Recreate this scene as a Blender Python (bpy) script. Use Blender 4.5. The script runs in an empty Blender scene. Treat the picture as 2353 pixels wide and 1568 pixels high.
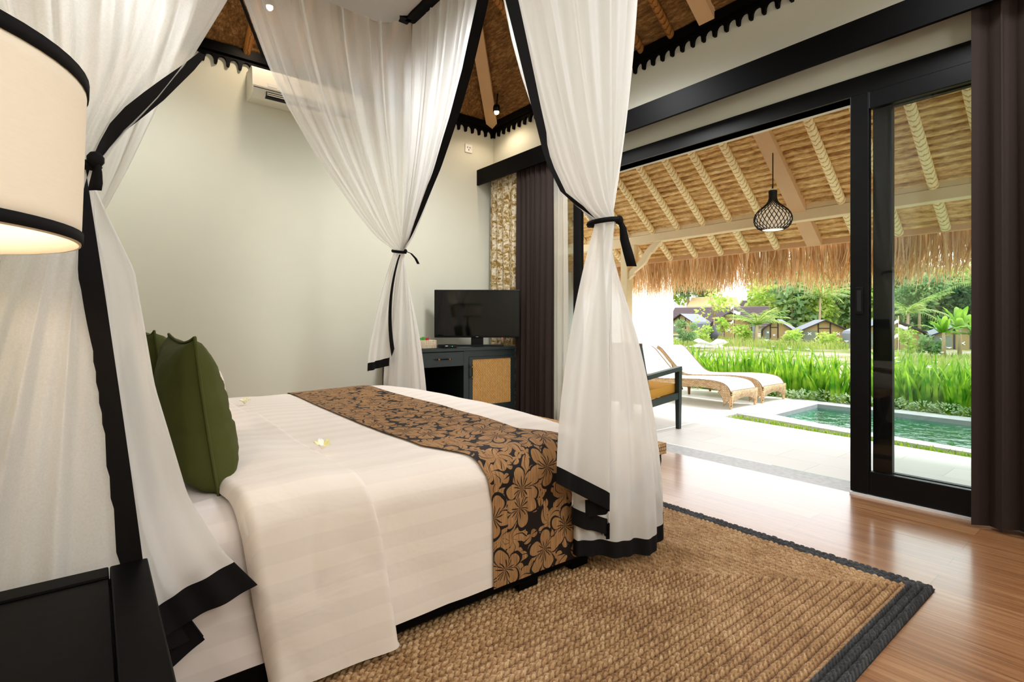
import bpy, math, random
import numpy as np
from mathutils import Vector, Matrix, noise
random.seed(7); rng = np.random.default_rng(7)
PI = math.pi
scn = bpy.context.scene
COL = scn.collection

# ---------------------------------------------------------------- materials
def lin(c):
    r = []
    for v in c:
        v = v/255.0
        r.append(v/12.92 if v <= 0.04045 else ((v+0.055)/1.055)**2.4)
    return (r[0], r[1], r[2], 1.0)

class NT:
    def __init__(s, name):
        s.m = bpy.data.materials.new(name); s.m.use_nodes = True
        s.t = s.m.node_tree; s.t.nodes.clear()
        s.out = s.n('ShaderNodeOutputMaterial')
    def n(s, typ, **kw):
        nd = s.t.nodes.new(typ)
        for k, v in kw.items():
            if k.startswith('i_'):
                key = k[2:].replace('_', ' ')
                nd.inputs[key].default_value = v
            else:
                setattr(nd, k, v)
        return nd
    def l(s, a, b): s.t.links.new(a, b)
    def math(s, op, a, b=None, c=None, clamp=False):
        nd = s.n('ShaderNodeMath', operation=op, use_clamp=clamp)
        for i, v in enumerate((a, b, c)):
            if v is None: continue
            if isinstance(v, (int, float)): nd.inputs[i].default_value = v
            else: s.l(v, nd.inputs[i])
        return nd.outputs[0]
    def mix(s, fac, a, b):
        nd = s.n('ShaderNodeMix', data_type='RGBA')
        for sock, v in ((nd.inputs[0], fac), (nd.inputs[6], a), (nd.inputs[7], b)):
            if isinstance(v, (tuple, float, int)): sock.default_value = v
            else: s.l(v, sock)
        return nd.outputs[2]
    def ramp(s, fac, stops):
        nd = s.n('ShaderNodeValToRGB')
        els = nd.color_ramp.elements
        while len(els) < len(stops): els.new(0.5)
        for e, (p, c) in zip(els, stops):
            e.position = p; e.color = c
        s.l(fac, nd.inputs[0]); return nd.outputs[0]
    def coord(s, kind='Object', scale=(1, 1, 1), rot=(0, 0, 0)):
        tc = s.n('ShaderNodeTexCoord'); mp = s.n('ShaderNodeMapping')
        mp.inputs['Scale'].default_value = scale; mp.inputs['Rotation'].default_value = rot
        s.l(tc.outputs[kind], mp.inputs[0]); return mp.outputs[0]
    def noise(s, vec, scale=5, detail=3, rough=0.5, dist=0.0):
        nd = s.n('ShaderNodeTexNoise')
        nd.inputs['Scale'].default_value = scale; nd.inputs['Detail'].default_value = detail
        nd.inputs['Roughness'].default_value = rough; nd.inputs['Distortion'].default_value = dist
        if vec is not None: s.l(vec, nd.inputs['Vector'])
        return nd.outputs[0]
    def bump(s, h, strength=0.3, dist=0.01):
        nd = s.n('ShaderNodeBump'); nd.inputs['Strength'].default_value = strength
        nd.inputs['Distance'].default_value = dist; s.l(h, nd.inputs['Height']); return nd.outputs[0]
    def bsdf(s, color, rough=0.6, normal=None, spec=0.5, metal=0.0, coat=0.0, sub=None, emit=None, emstr=0):
        p = s.n('ShaderNodeBsdfPrincipled')
        if isinstance(color, tuple): p.inputs['Base Color'].default_value = color
        else: s.l(color, p.inputs['Base Color'])
        if isinstance(rough, (int, float)): p.inputs['Roughness'].default_value = rough
        else: s.l(rough, p.inputs['Roughness'])
        p.inputs['Specular IOR Level'].default_value = spec; p.inputs['Metallic'].default_value = metal
        p.inputs['Coat Weight'].default_value = coat; p.inputs['Coat Roughness'].default_value = 0.17
        if normal is not None: s.l(normal, p.inputs['Normal'])
        if emit: p.inputs['Emission Color'].default_value = emit; p.inputs['Emission Strength'].default_value = emstr
        return p.outputs[0]
    def done(s, shader):
        s.l(shader, s.out.inputs[0]); return s.m

M = {}
def plain(name, rgb, rough=0.6, spec=0.4, nz=0.0, nscale=40, bump=0.0, metal=0.0, coat=0):
    t = NT(name); c = lin(rgb); nrm = None; col = c
    if nz or bump:
        v = t.coord(); f = t.noise(v, nscale, 4)
        if nz:
            d = tuple(x*(1-nz) for x in c[:3])+(1,)
            col = t.mix(f, d, tuple(min(1, x*(1+nz)) for x in c[:3])+(1,))
        if bump: nrm = t.bump(f, bump, 0.005)
    M[name] = t.done(t.bsdf(col, rough, nrm, spec, metal, coat)); return M[name]

plain('wall_paint', (216, 215, 198), 0.75, 0.25, 0.02, 9, 0.05)
plain('white_plaster', (238, 238, 236), 0.8, 0.2, 0.02, 12)
plain('black_wood', (8, 7, 7), 0.42, 0.05, 0.3, 30, 0.05)
plain('black_metal', (9, 10, 12), 0.36, 0.2)
plain('dark_green_wood', (30, 40, 40), 0.35, 0.4, 0.35, 18, 0.05)
plain('cream_wood', (238, 216, 174), 0.55, 0.35, 0.05, 20)
plain('tan_wood', (214, 172, 126), 0.55, 0.35, 0.05, 20)
plain('black_cloth', (20, 18, 19), 0.85, 0.15, 0.2, 120)
plain('chrome', (200, 200, 205), 0.2, 0.5, metal=1.0)
plain('brass', (205, 160, 90), 0.3, 0.5, metal=1.0)
plain('ac_plastic', (232, 228, 214), 0.35, 0.4)
plain('white_plastic', (235, 235, 232), 0.35, 0.4)
plain('dark_slot', (12, 12, 13), 0.7)
plain('grey_stone', (158, 160, 163), 0.75, 0.3, 0.12, 14, 0.1)
plain('pale_stone', (214, 213, 208), 0.7, 0.3, 0.06, 14, 0.06)
plain('threshold', (226, 228, 230), 0.35, 0.4)
plain('mustard', (202, 150, 66), 0.85, 0.15, 0.06, 200)
plain('brown_back', (120, 80, 45), 0.8, 0.2)
plain('pool_tile', (40, 165, 140), 0.6, 0.3, 0.35, 7)
plain('trunk', (170, 150, 120), 0.9, 0.1, 0.3, 20)
plain('roof_tile', (112, 98, 100), 0.8, 0.2, 0.2, 8)
plain('ochre_tile', (216, 192, 150), 0.8, 0.2, 0.1, 8)
plain('hut_shell', (118, 122, 130), 0.6, 0.3, 0.1, 4)
plain('hut_front', (160, 138, 92), 0.8, 0.2, 0.12, 3)
plain('hut_frame', (62, 58, 58), 0.7, 0.2)
plain('hut_glass', (120, 128, 112), 0.25, 0.5)
plain('red_trim', (190, 70, 45), 0.7)
plain('pale_wall', (236, 228, 205), 0.8)
plain('white_sheet', (240, 240, 240), 0.8)
plain('dark_bag', (70, 72, 80), 0.6)
plain('bamboo_pole', (222, 190, 140), 0.7)
plain('basket', (215, 200, 172), 0.7, 0.3, 0.25, 90, 0.5)
plain('packet_green', (70, 150, 50), 0.5)
plain('packet_red', (180, 40, 40), 0.5)
plain('bottle_blue', (70, 150, 190), 0.2, 0.5)
plain('petal', (250, 240, 175), 0.6, 0.2)
plain('petal_white', (252, 250, 240), 0.6, 0.2)
plain('light_top', (226, 224, 218), 0.5)
plain('concrete', (196, 190, 180), 0.85, 0.2, 0.1, 6)
plain('pendant_black', (14, 13, 13), 0.6)

def leaf_mat(name, rgb, rgb2=None, trans=0.45, nscale=3.0):
    t = NT(name); a = lin(rgb); b = lin(rgb2 or rgb)
    f = t.noise(t.coord(), nscale, 2)
    f = t.ramp(f, [(0.35, (0, 0, 0, 1)), (0.65, (1, 1, 1, 1))])
    col = t.mix(f, a, b)
    d = t.bsdf(col, 0.45, None, 0.35)
    tr = t.n('ShaderNodeBsdfTranslucent'); t.l(col, tr.inputs[0])
    mx = t.n('ShaderNodeMixShader'); mx.inputs[0].default_value = trans
    t.l(d, mx.inputs[1]); t.l(tr.outputs[0], mx.inputs[2])
    M[name] = t.done(mx.outputs[0])
leaf_mat('iris_leaf', (60, 128, 22), (168, 205, 60), 0.45, 6)
leaf_mat('iris_flower', (250, 245, 250), None, 0.4)
leaf_mat('cover_leaf', (120, 165, 90), (225, 235, 205), 0.3, 45)
leaf_mat('grass_blade', (120, 165, 40), (180, 205, 70), 0.4, 20)
leaf_mat('tree_leaf', (92, 136, 84), (164, 190, 128), 0.45, 0.8)
leaf_mat('tree_leaf_light', (150, 185, 70), (205, 220, 120), 0.45, 0.9)
leaf_mat('tree_leaf_deep', (64, 108, 78), (116, 156, 112), 0.4, 0.7)
leaf_mat('palm_leaf', (120, 160, 70), (190, 205, 120), 0.4, 1.2)
leaf_mat('banana_leaf', (96, 150, 36), (168, 200, 84), 0.5, 1.0)
leaf_mat('field_grass', (120, 150, 50), (178, 184, 104), 0.4, 0.5)

# sheer canopy cloth
def sheer(name, transp, rgb=(250, 249, 247)):
    t = NT(name); c = lin(rgb)
    wv = t.noise(t.coord(scale=(1, 1, 1)), 260, 2)
    d = t.n('ShaderNodeBsdfDiffuse'); d.inputs[0].default_value = c
    tr = t.n('ShaderNodeBsdfTranslucent'); tr.inputs[0].default_value = c
    a = t.n('ShaderNodeMixShader'); a.inputs[0].default_value = 0.5
    t.l(d.outputs[0], a.inputs[1]); t.l(tr.outputs[0], a.inputs[2])
    tp = t.n('ShaderNodeBsdfTransparent')
    mx = t.n('ShaderNodeMixShader')
    fac = t.math('MULTIPLY', t.math('ADD', t.math('MULTIPLY', wv, 0.4), 0.8), transp, clamp=True)
    t.l(fac, mx.inputs[0]); t.l(a.outputs[0], mx.inputs[1]); t.l(tp.outputs[0], mx.inputs[2])
    M[name] = t.done(mx.outputs[0])
sheer('sheer_cloth', 0.34)
sheer('sheer_gathered', 0.10)
sheer('sheer_window', 0.25, (245, 240, 228))

def glass():
    t = NT('glass')
    fr = t.n('ShaderNodeFresnel'); fr.inputs[0].default_value = 1.45
    tp = t.n('ShaderNodeBsdfTransparent'); tp.inputs[0].default_value = (0.95, 0.98, 0.97, 1)
    g = t.n('ShaderNodeBsdfGlossy'); g.inputs['Roughness'].default_value = 0.02
    mx = t.n('ShaderNodeMixShader')
    t.l(t.math('MULTIPLY', fr.outputs[0], 0.7), mx.inputs[0]); t.l(tp.outputs[0], mx.inputs[1]); t.l(g.outputs[0], mx.inputs[2])
    M['glass'] = t.done(mx.outputs[0])
glass()

def water():
    t = NT('pool_water')
    v = t.coord(scale=(1, 1, 1))
    h = t.noise(v, 7, 3, 0.55, 0.6)
    nb = t.bump(h, 0.5, 0.05)
    fr = t.n('ShaderNodeFresnel'); fr.inputs[0].default_value = 1.33; t.l(nb, fr.inputs['Normal'])
    tp = t.n('ShaderNodeBsdfTransparent'); tp.inputs[0].default_value = (0.42, 0.93, 0.82, 1)
    g = t.n('ShaderNodeBsdfGlossy'); g.inputs['Roughness'].default_value = 0.05; t.l(nb, g.inputs['Normal'])
    mx = t.n('ShaderNodeMixShader'); t.l(t.math('MULTIPLY', fr.outputs[0], 0.5), mx.inputs[0])
    t.l(tp.outputs[0], mx.inputs[1]); t.l(g.outputs[0], mx.inputs[2])
    M['pool_water'] = t.done(mx.outputs[0])
water()

def wood_floor():
    t = NT('wood_floor')
    v = t.coord(rot=(0, 0, PI/2))
    br = t.n('ShaderNodeTexBrick'); t.l(v, br.inputs[0])
    br.inputs['Scale'].default_value = 1.0; br.inputs['Brick Width'].default_value = 1.15
    br.inputs['Row Height'].default_value = 0.125; br.inputs['Mortar Size'].default_value = 0.0012
    br.inputs['Color1'].default_value = (0, 0, 0, 1); br.inputs['Color2'].default_value = (1, 1, 1, 1)
    br.inputs['Mortar'].default_value = (0.5, 0.5, 0.5, 1)
    st = t.noise(t.coord(scale=(70, 1.6, 1)), 1.0, 4, 0.6)
    st2 = t.noise(t.coord(scale=(240, 4, 1)), 1.0, 2, 0.6)
    f = t.math('ADD', t.math('MULTIPLY', st, 0.75), t.math('MULTIPLY', st2, 0.35))
    f = t.math('ADD', f, t.math('MULTIPLY', br.outputs[0], 0.16))
    col = t.ramp(f, [(0.36, lin((112, 70, 40))), (0.6, lin((158, 108, 68))), (0.85, lin((190, 146, 104)))])
    col = t.mix(t.math('MULTIPLY', br.outputs[1], 0.6), col, lin((70, 44, 24)))
    r = t.math('ADD', t.math('MULTIPLY', st, 0.10), 0.30)
    nb = t.bump(f, 0.12, 0.002)
    M['wood_floor'] = t.done(t.bsdf(col, r, nb, 1.0, coat=0.9))
wood_floor()

def tile_floor():
    t = NT('patio_tile')
    v = t.coord(rot=(0, 0, PI/2))
    br = t.n('ShaderNodeTexBrick'); t.l(v, br.inputs[0])
    br.inputs['Scale'].default_value = 1.0; br.inputs['Brick Width'].default_value = 0.62
    br.inputs['Row Height'].default_value = 0.31; br.inputs['Mortar Size'].default_value = 0.0018
    br.inputs['Color1'].default_value = lin((222, 220, 216)); br.inputs['Color2'].default_value = lin((234, 232, 228))
    br.inputs['Mortar'].default_value = lin((186, 184, 180))
    n = t.noise(t.coord(), 5, 4)
    col = t.mix(t.math('MULTIPLY', n, 0.2), br.outputs[0], lin((205, 198, 190)))
    M['patio_tile'] = t.done(t.bsdf(col, 0.45, None, 0.4))
    t = NT('slate_tile')
    n = t.noise(t.coord(), 30, 5)
    col = t.ramp(n, [(0.3, lin((172, 174, 176))), (0.7, lin((200, 201, 202)))])
    M['slate_tile'] = t.done(t.bsdf(col, 0.5, None, 0.4))
tile_floor()

def thatch(name, c0, c1, c2):
    t = NT(name)
    a = t.noise(t.coord(scale=(60, 14, 60)), 1.0, 4, 0.7)
    b = t.noise(t.coord(scale=(16, 2.5, 16)), 1.0, 3)
    f = t.math('ADD', t.math('MULTIPLY', a, 0.7), t.math('MULTIPLY', b, 0.36))
    col = t.ramp(f, [(0.33, lin(c0)), (0.54, lin(c1)), (0.72, lin(c2))])
    nb = t.bump(a, 0.6, 0.01)
    M[name] = t.done(t.bsdf(col, 0.85, nb, 0.15))
thatch('thatch_patio', (146, 96, 50), (228, 184, 120), (252, 228, 172))
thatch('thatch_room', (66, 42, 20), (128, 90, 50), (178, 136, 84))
def wrap(name, c0, c1):
    t = NT(name)
    w = t.n('ShaderNodeTexWave'); w.inputs['Scale'].default_value = 9; w.inputs['Distortion'].default_value = 3.0
    w.inputs['Detail'].default_value = 3; w.inputs['Detail Scale'].default_value = 2.5
    t.l(t.coord(scale=(1, 2.2, 1)), w.inputs[0])
    col = t.ramp(w.outputs[1], [(0.0, lin(c0)), (0.22, lin(c1)), (1, lin(c1))])
    M[name] = t.done(t.bsdf(col, 0.6, t.bump(w.outputs[1], 0.3, 0.006), 0.3))
wrap('bamboo_pale', (200, 152, 86), (252, 230, 178))
wrap('bamboo_dark', (110, 66, 24), (182, 122, 60))
def straw():
    t = NT('straw')
    oi = t.n('ShaderNodeAttribute', attribute_name='tone')
    col = t.ramp(oi.outputs['Fac'], [(0.0, lin((200, 156, 102))), (0.5, lin((238, 204, 150))), (1, lin((252, 234, 196)))])
    d = t.bsdf(col, 0.8, None, 0.2)
    tr = t.n('ShaderNodeBsdfTranslucent'); t.l(col, tr.inputs[0])
    mx = t.n('ShaderNodeMixShader'); mx.inputs[0].default_value = 0.3
    t.l(d, mx.inputs[1]); t.l(tr.outputs[0], mx.inputs[2])
    M['straw'] = t.done(mx.outputs[0])
straw()

def bed_linen(name, rgb, amt=0.05):
    t = NT(name)
    uv = t.n('ShaderNodeUVMap'); sp = t.n('ShaderNodeSeparateXYZ'); t.l(uv.outputs[0], sp.inputs[0])
    s = t.math('PINGPONG', sp.outputs[1], 0.05)
    s = t.math('GREATER_THAN', s, 0.025)
    c = lin(rgb); d = tuple(x*(1-amt) for x in c[:3])+(1,)
    col = t.mix(s, c, d)
    r = t.math('ADD', t.math('MULTIPLY', s, 0.18), 0.52)
    n = t.noise(t.coord(scale=(0.7, 1, 1)), 5, 4, 0.55, 0.25)
    M[name] = t.done(t.bsdf(col, r, t.bump(n, 0.3, 0.03), 0.25))
bed_linen('duvet_cotton', (242, 231, 222), 0.045)
bed_linen('sheet_cotton', (226, 216, 212), 0.06)

def runner():
    t = NT('runner_floral')
    uv = t.n('ShaderNodeUVMap').outputs[0]
    # gently warp the cloth coordinates
    nz = t.n('ShaderNodeTexNoise'); nz.inputs['Scale'].default_value = 9; nz.inputs['Detail'].default_value = 2
    t.l(uv, nz.inputs['Vector'])
    vs = t.n('ShaderNodeVectorMath', operation='SCALE'); vs.inputs['Scale'].default_value = 0.05
    vsub = t.n('ShaderNodeVectorMath', operation='SUBTRACT'); vsub.inputs[1].default_value = (0.5, 0.5, 0.5)
    t.l(nz.outputs['Color'], vsub.inputs[0]); t.l(vsub.outputs[0], vs.inputs[0])
    va = t.n('ShaderNodeVectorMath', operation='ADD'); t.l(uv, va.inputs[0]); t.l(vs.outputs[0], va.inputs[1])
    w = va.outputs[0]
    def cells(scale, seedoff):
        o = t.n('ShaderNodeVectorMath', operation='ADD'); o.inputs[1].default_value = (seedoff, seedoff*1.7, 0); t.l(w, o.inputs[0])
        vo = t.n('ShaderNodeTexVoronoi', voronoi_dimensions='2D'); vo.inputs['Scale'].default_value = scale
        vo.inputs['Randomness'].default_value = 0.75; t.l(o.outputs[0], vo.inputs['Vector'])
        df = t.n('ShaderNodeVectorMath', operation='SUBTRACT'); t.l(o.outputs[0], df.inputs[0]); t.l(vo.outputs['Position'], df.inputs[1])
        sc = t.n('ShaderNodeVectorMath', operation='SCALE'); sc.inputs['Scale'].default_value = scale; t.l(df.outputs[0], sc.inputs[0])
        sx = t.n('ShaderNodeSeparateXYZ'); t.l(sc.outputs[0], sx.inputs[0])
        cs = t.n('ShaderNodeSeparateColor'); t.l(vo.outputs['Color'], cs.inputs[0])
        th = t.math('ADD', t.math('ARCTAN2', sx.outputs[1], sx.outputs[0]), t.math('MULTIPLY', cs.outputs[0], 6.28))
        return vo.outputs['Distance'], th, cs
    # hibiscus: five petals with dark throat lines
    d, th, cs = cells(5.6, 0.3)
    pet = t.math('ABSOLUTE', t.math('SINE', t.math('MULTIPLY', th, 2.5)))
    rad = t.math('ADD', t.math('MULTIPLY', t.math('POWER', pet, 0.55), 0.30), 0.16)
    inside = t.math('LESS_THAN', d, rad)
    edge = t.math('LESS_THAN', t.math('ABSOLUTE', t.math('SUBTRACT', d, rad)), 0.03)
    throat = t.math('LESS_THAN', d, t.math('MULTIPLY', t.math('POWER', t.math('ABSOLUTE', t.math('SINE', t.math('MULTIPLY', th, 5.0))), 6.0), 0.24))
    gap = t.math('MULTIPLY', t.math('LESS_THAN', pet, 0.13), t.math('GREATER_THAN', d, 0.05))
    flower_dark = t.math('MAXIMUM', t.math('MAXIMUM', edge, throat), gap)
    # leaves: split fronds between the flowers
    d2, th2, cs2 = cells(9.5, 4.1)
    lob = t.math('ABSOLUTE', t.math('SINE', t.math('ADD', t.math('MULTIPLY', th2, 2.0), t.math('MULTIPLY', d2, 3.0))))
    rad2 = t.math('ADD', t.math('MULTIPLY', t.math('POWER', lob, 0.7), 0.48), 0.14)
    leaf = t.math('LESS_THAN', d2, rad2)
    vein = t.math('LESS_THAN', t.math('ABSOLUTE', t.math('SINE', t.math('ADD', t.math('MULTIPLY', th2, 4.0), t.math('MULTIPLY', d2, 6.0)))), 0.16)
    vein = t.math('MULTIPLY', vein, t.math('GREATER_THAN', d2, 0.06))
    d3, th3, cs3 = cells(15.0, 8.7)
    rad3 = t.math('ADD', t.math('MULTIPLY', t.math('ABSOLUTE', t.math('SINE', th3)), 0.42), 0.05)
    sprig = t.math('LESS_THAN', d3, rad3)
    sv = t.math('LESS_THAN', t.math('ABSOLUTE', t.math('COSINE', th3)), 0.10)
    sprig = t.math('MULTIPLY', sprig, t.math('SUBTRACT', 1.0, sv))
    leafm = t.math('MULTIPLY', leaf, t.math('SUBTRACT', 1.0, vein))
    back = t.math('MAXIMUM', leafm, t.math('MULTIPLY', sprig, t.math('SUBTRACT', 1.0, leaf)))
    outer = t.math('MULTIPLY', back, t.math('SUBTRACT', 1.0, inside))
    fl = t.math('MULTIPLY', inside, t.math('SUBTRACT', 1.0, flower_dark))
    tan = t.math('MAXIMUM', fl, t.math('MULTIPLY', outer, t.math('SUBTRACT', 1.0, edge)))
    rib = t.noise(t.coord('UV', scale=(300, 12, 1)), 1.0, 2)
    tc = t.ramp(rib, [(0.35, lin((132, 94, 58))), (0.65, lin((176, 134, 90)))])
    col = t.mix(tan, lin((26, 18, 16)), tc)
    M['runner_floral'] = t.done(t.bsdf(col, 0.7, t.bump(tan, 0.25, 0.002), 0.25))
runner()

def print_curtain():
    t = NT('print_cloth')
    v = t.coord('UV')
    a = t.noise(v, 11, 5, 0.72, 1.6); b = t.noise(v, 38, 3, 0.6, 1.0)
    f = t.math('ADD', t.math('MULTIPLY', a, 0.7), t.math('MULTIPLY', b, 0.4))
    col = t.ramp(f, [(0.44, lin((118, 92, 40))), (0.52, lin((160, 130, 74))), (0.575, lin((205, 190, 158))), (0.66, lin((226, 218, 202)))])
    M['print_cloth'] = t.done(t.bsdf(col, 0.85, None, 0.15))
print_curtain()
def pleat(name, rgb):
    t = NT(name); c = lin(rgb); n = t.noise(t.coord(), 300, 2)
    col = t.mix(n, tuple(x*0.85 for x in c[:3])+(1,), tuple(x*1.15 for x in c[:3])+(1,))
    M[name] = t.done(t.bsdf(col, 0.8, None, 0.2))
pleat('brown_curtain', (50, 39, 35))
pleat('green_cotton', (70, 73, 31))
def weave(name, sx, sy, c0, c1, c2, kind='Object', rot=(0, 0, 0)):
    t = NT(name)
    v = t.coord(kind, scale=(1, 1, 1), rot=rot)
    br = t.n('ShaderNodeTexBrick'); t.l(v, br.inputs[0]); br.inputs['Scale'].default_value = 1
    br.inputs['Brick Width'].default_value = sx; br.inputs['Row Height'].default_value = sy; br.inputs['Mortar Size'].default_value = sy*0.12
    br.inputs['Mortar Smooth'].default_value = 0.6
    br.inputs['Color1'].default_value = lin(c0); br.inputs['Color2'].default_value = lin(c1); br.inputs['Mortar'].default_value = lin(c2)
    M[name] = t.done(t.bsdf(br.outputs[0], 0.6, t.bump(t.math('SUBTRACT', 1.0, br.outputs[1]), 0.8, 0.004), 0.3))
weave('cane_weave', 0.026, 0.0125, (222, 176, 108), (206, 158, 90), (120, 78, 34), 'UV')
weave('wicker_weave', 0.032, 0.014, (226, 198, 160), (196, 160, 116), (110, 80, 50), 'UV')
weave('wicker_white', 0.032, 0.014, (246, 242, 232), (238, 232, 218), (206, 196, 178), 'UV')
weave('bench_weave', 0.016, 0.016, (214, 178, 132), (176, 136, 92), (96, 66, 40), 'UV')
def jute():
    t = NT('jute')
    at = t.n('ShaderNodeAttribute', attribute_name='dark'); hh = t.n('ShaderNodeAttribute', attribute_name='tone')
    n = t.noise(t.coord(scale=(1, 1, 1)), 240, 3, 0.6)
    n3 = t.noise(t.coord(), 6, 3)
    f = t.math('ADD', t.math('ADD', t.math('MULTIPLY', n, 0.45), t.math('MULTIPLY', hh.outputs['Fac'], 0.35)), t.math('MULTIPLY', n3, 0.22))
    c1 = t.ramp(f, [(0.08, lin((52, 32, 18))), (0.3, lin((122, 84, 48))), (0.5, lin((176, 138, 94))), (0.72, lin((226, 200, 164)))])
    c2 = t.ramp(f, [(0.1, lin((10, 10, 10))), (0.4, lin((30, 30, 32))), (0.7, lin((92, 92, 94)))])
    col = t.mix(at.outputs['Fac'], c1, c2)
    M['jute'] = t.done(t.bsdf(col, 0.6, t.bump(n, 0.4, 0.003), 0.4))
jute()
def shade_mat():
    t = NT('shade_linen'); c = lin((250, 240, 224))
    n = t.noise(t.coord(scale=(60, 60, 400)), 1, 2)
    col = t.mix(n, tuple(x*0.95 for x in c[:3])+(1,), c)
    d = t.n('ShaderNodeBsdfDiffuse'); t.l(col, d.inputs[0]); tr = t.n('ShaderNodeBsdfTranslucent'); t.l(col, tr.inputs[0])
    mx = t.n('ShaderNodeMixShader'); mx.inputs[0].default_value = 0.16
    t.l(d.outputs[0], mx.inputs[1]); t.l(tr.outputs[0], mx.inputs[2]); M['shade_linen'] = t.done(mx.outputs[0])
shade_mat()
def emit(name, rgb, s):
    t = NT(name); e = t.n('ShaderNodeEmission'); e.inputs[0].default_value = lin(rgb); e.inputs[1].default_value = s
    M[name] = t.done(e.outputs[0])
emit('bulb', (255, 214, 160), 60)
emit('green_led', (80, 255, 120), 2); emit('red_led', (255, 50, 40), 2)
def screen():
    t = NT('tv_screen'); M['tv_screen'] = t.done(t.bsdf(lin((4, 4, 5)), 0.05, None, 0.4))
screen()
def ground():
    t = NT('field_ground')
    n = t.noise(t.coord(), 0.35, 5, 0.6); n2 = t.noise(t.coord(), 3.0, 4)
    f = t.math('ADD', t.math('MULTIPLY', n, 0.7), t.math('MULTIPLY', n2, 0.3))
    col = t.ramp(f, [(0.38, lin((84, 104, 44))), (0.48, lin((118, 126, 70))), (0.54, lin((146, 134, 116))), (0.66, lin((160, 152, 144)))])
    M['field_ground'] = t.done(t.bsdf(col, 0.9, None, 0.1))
ground()

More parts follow.
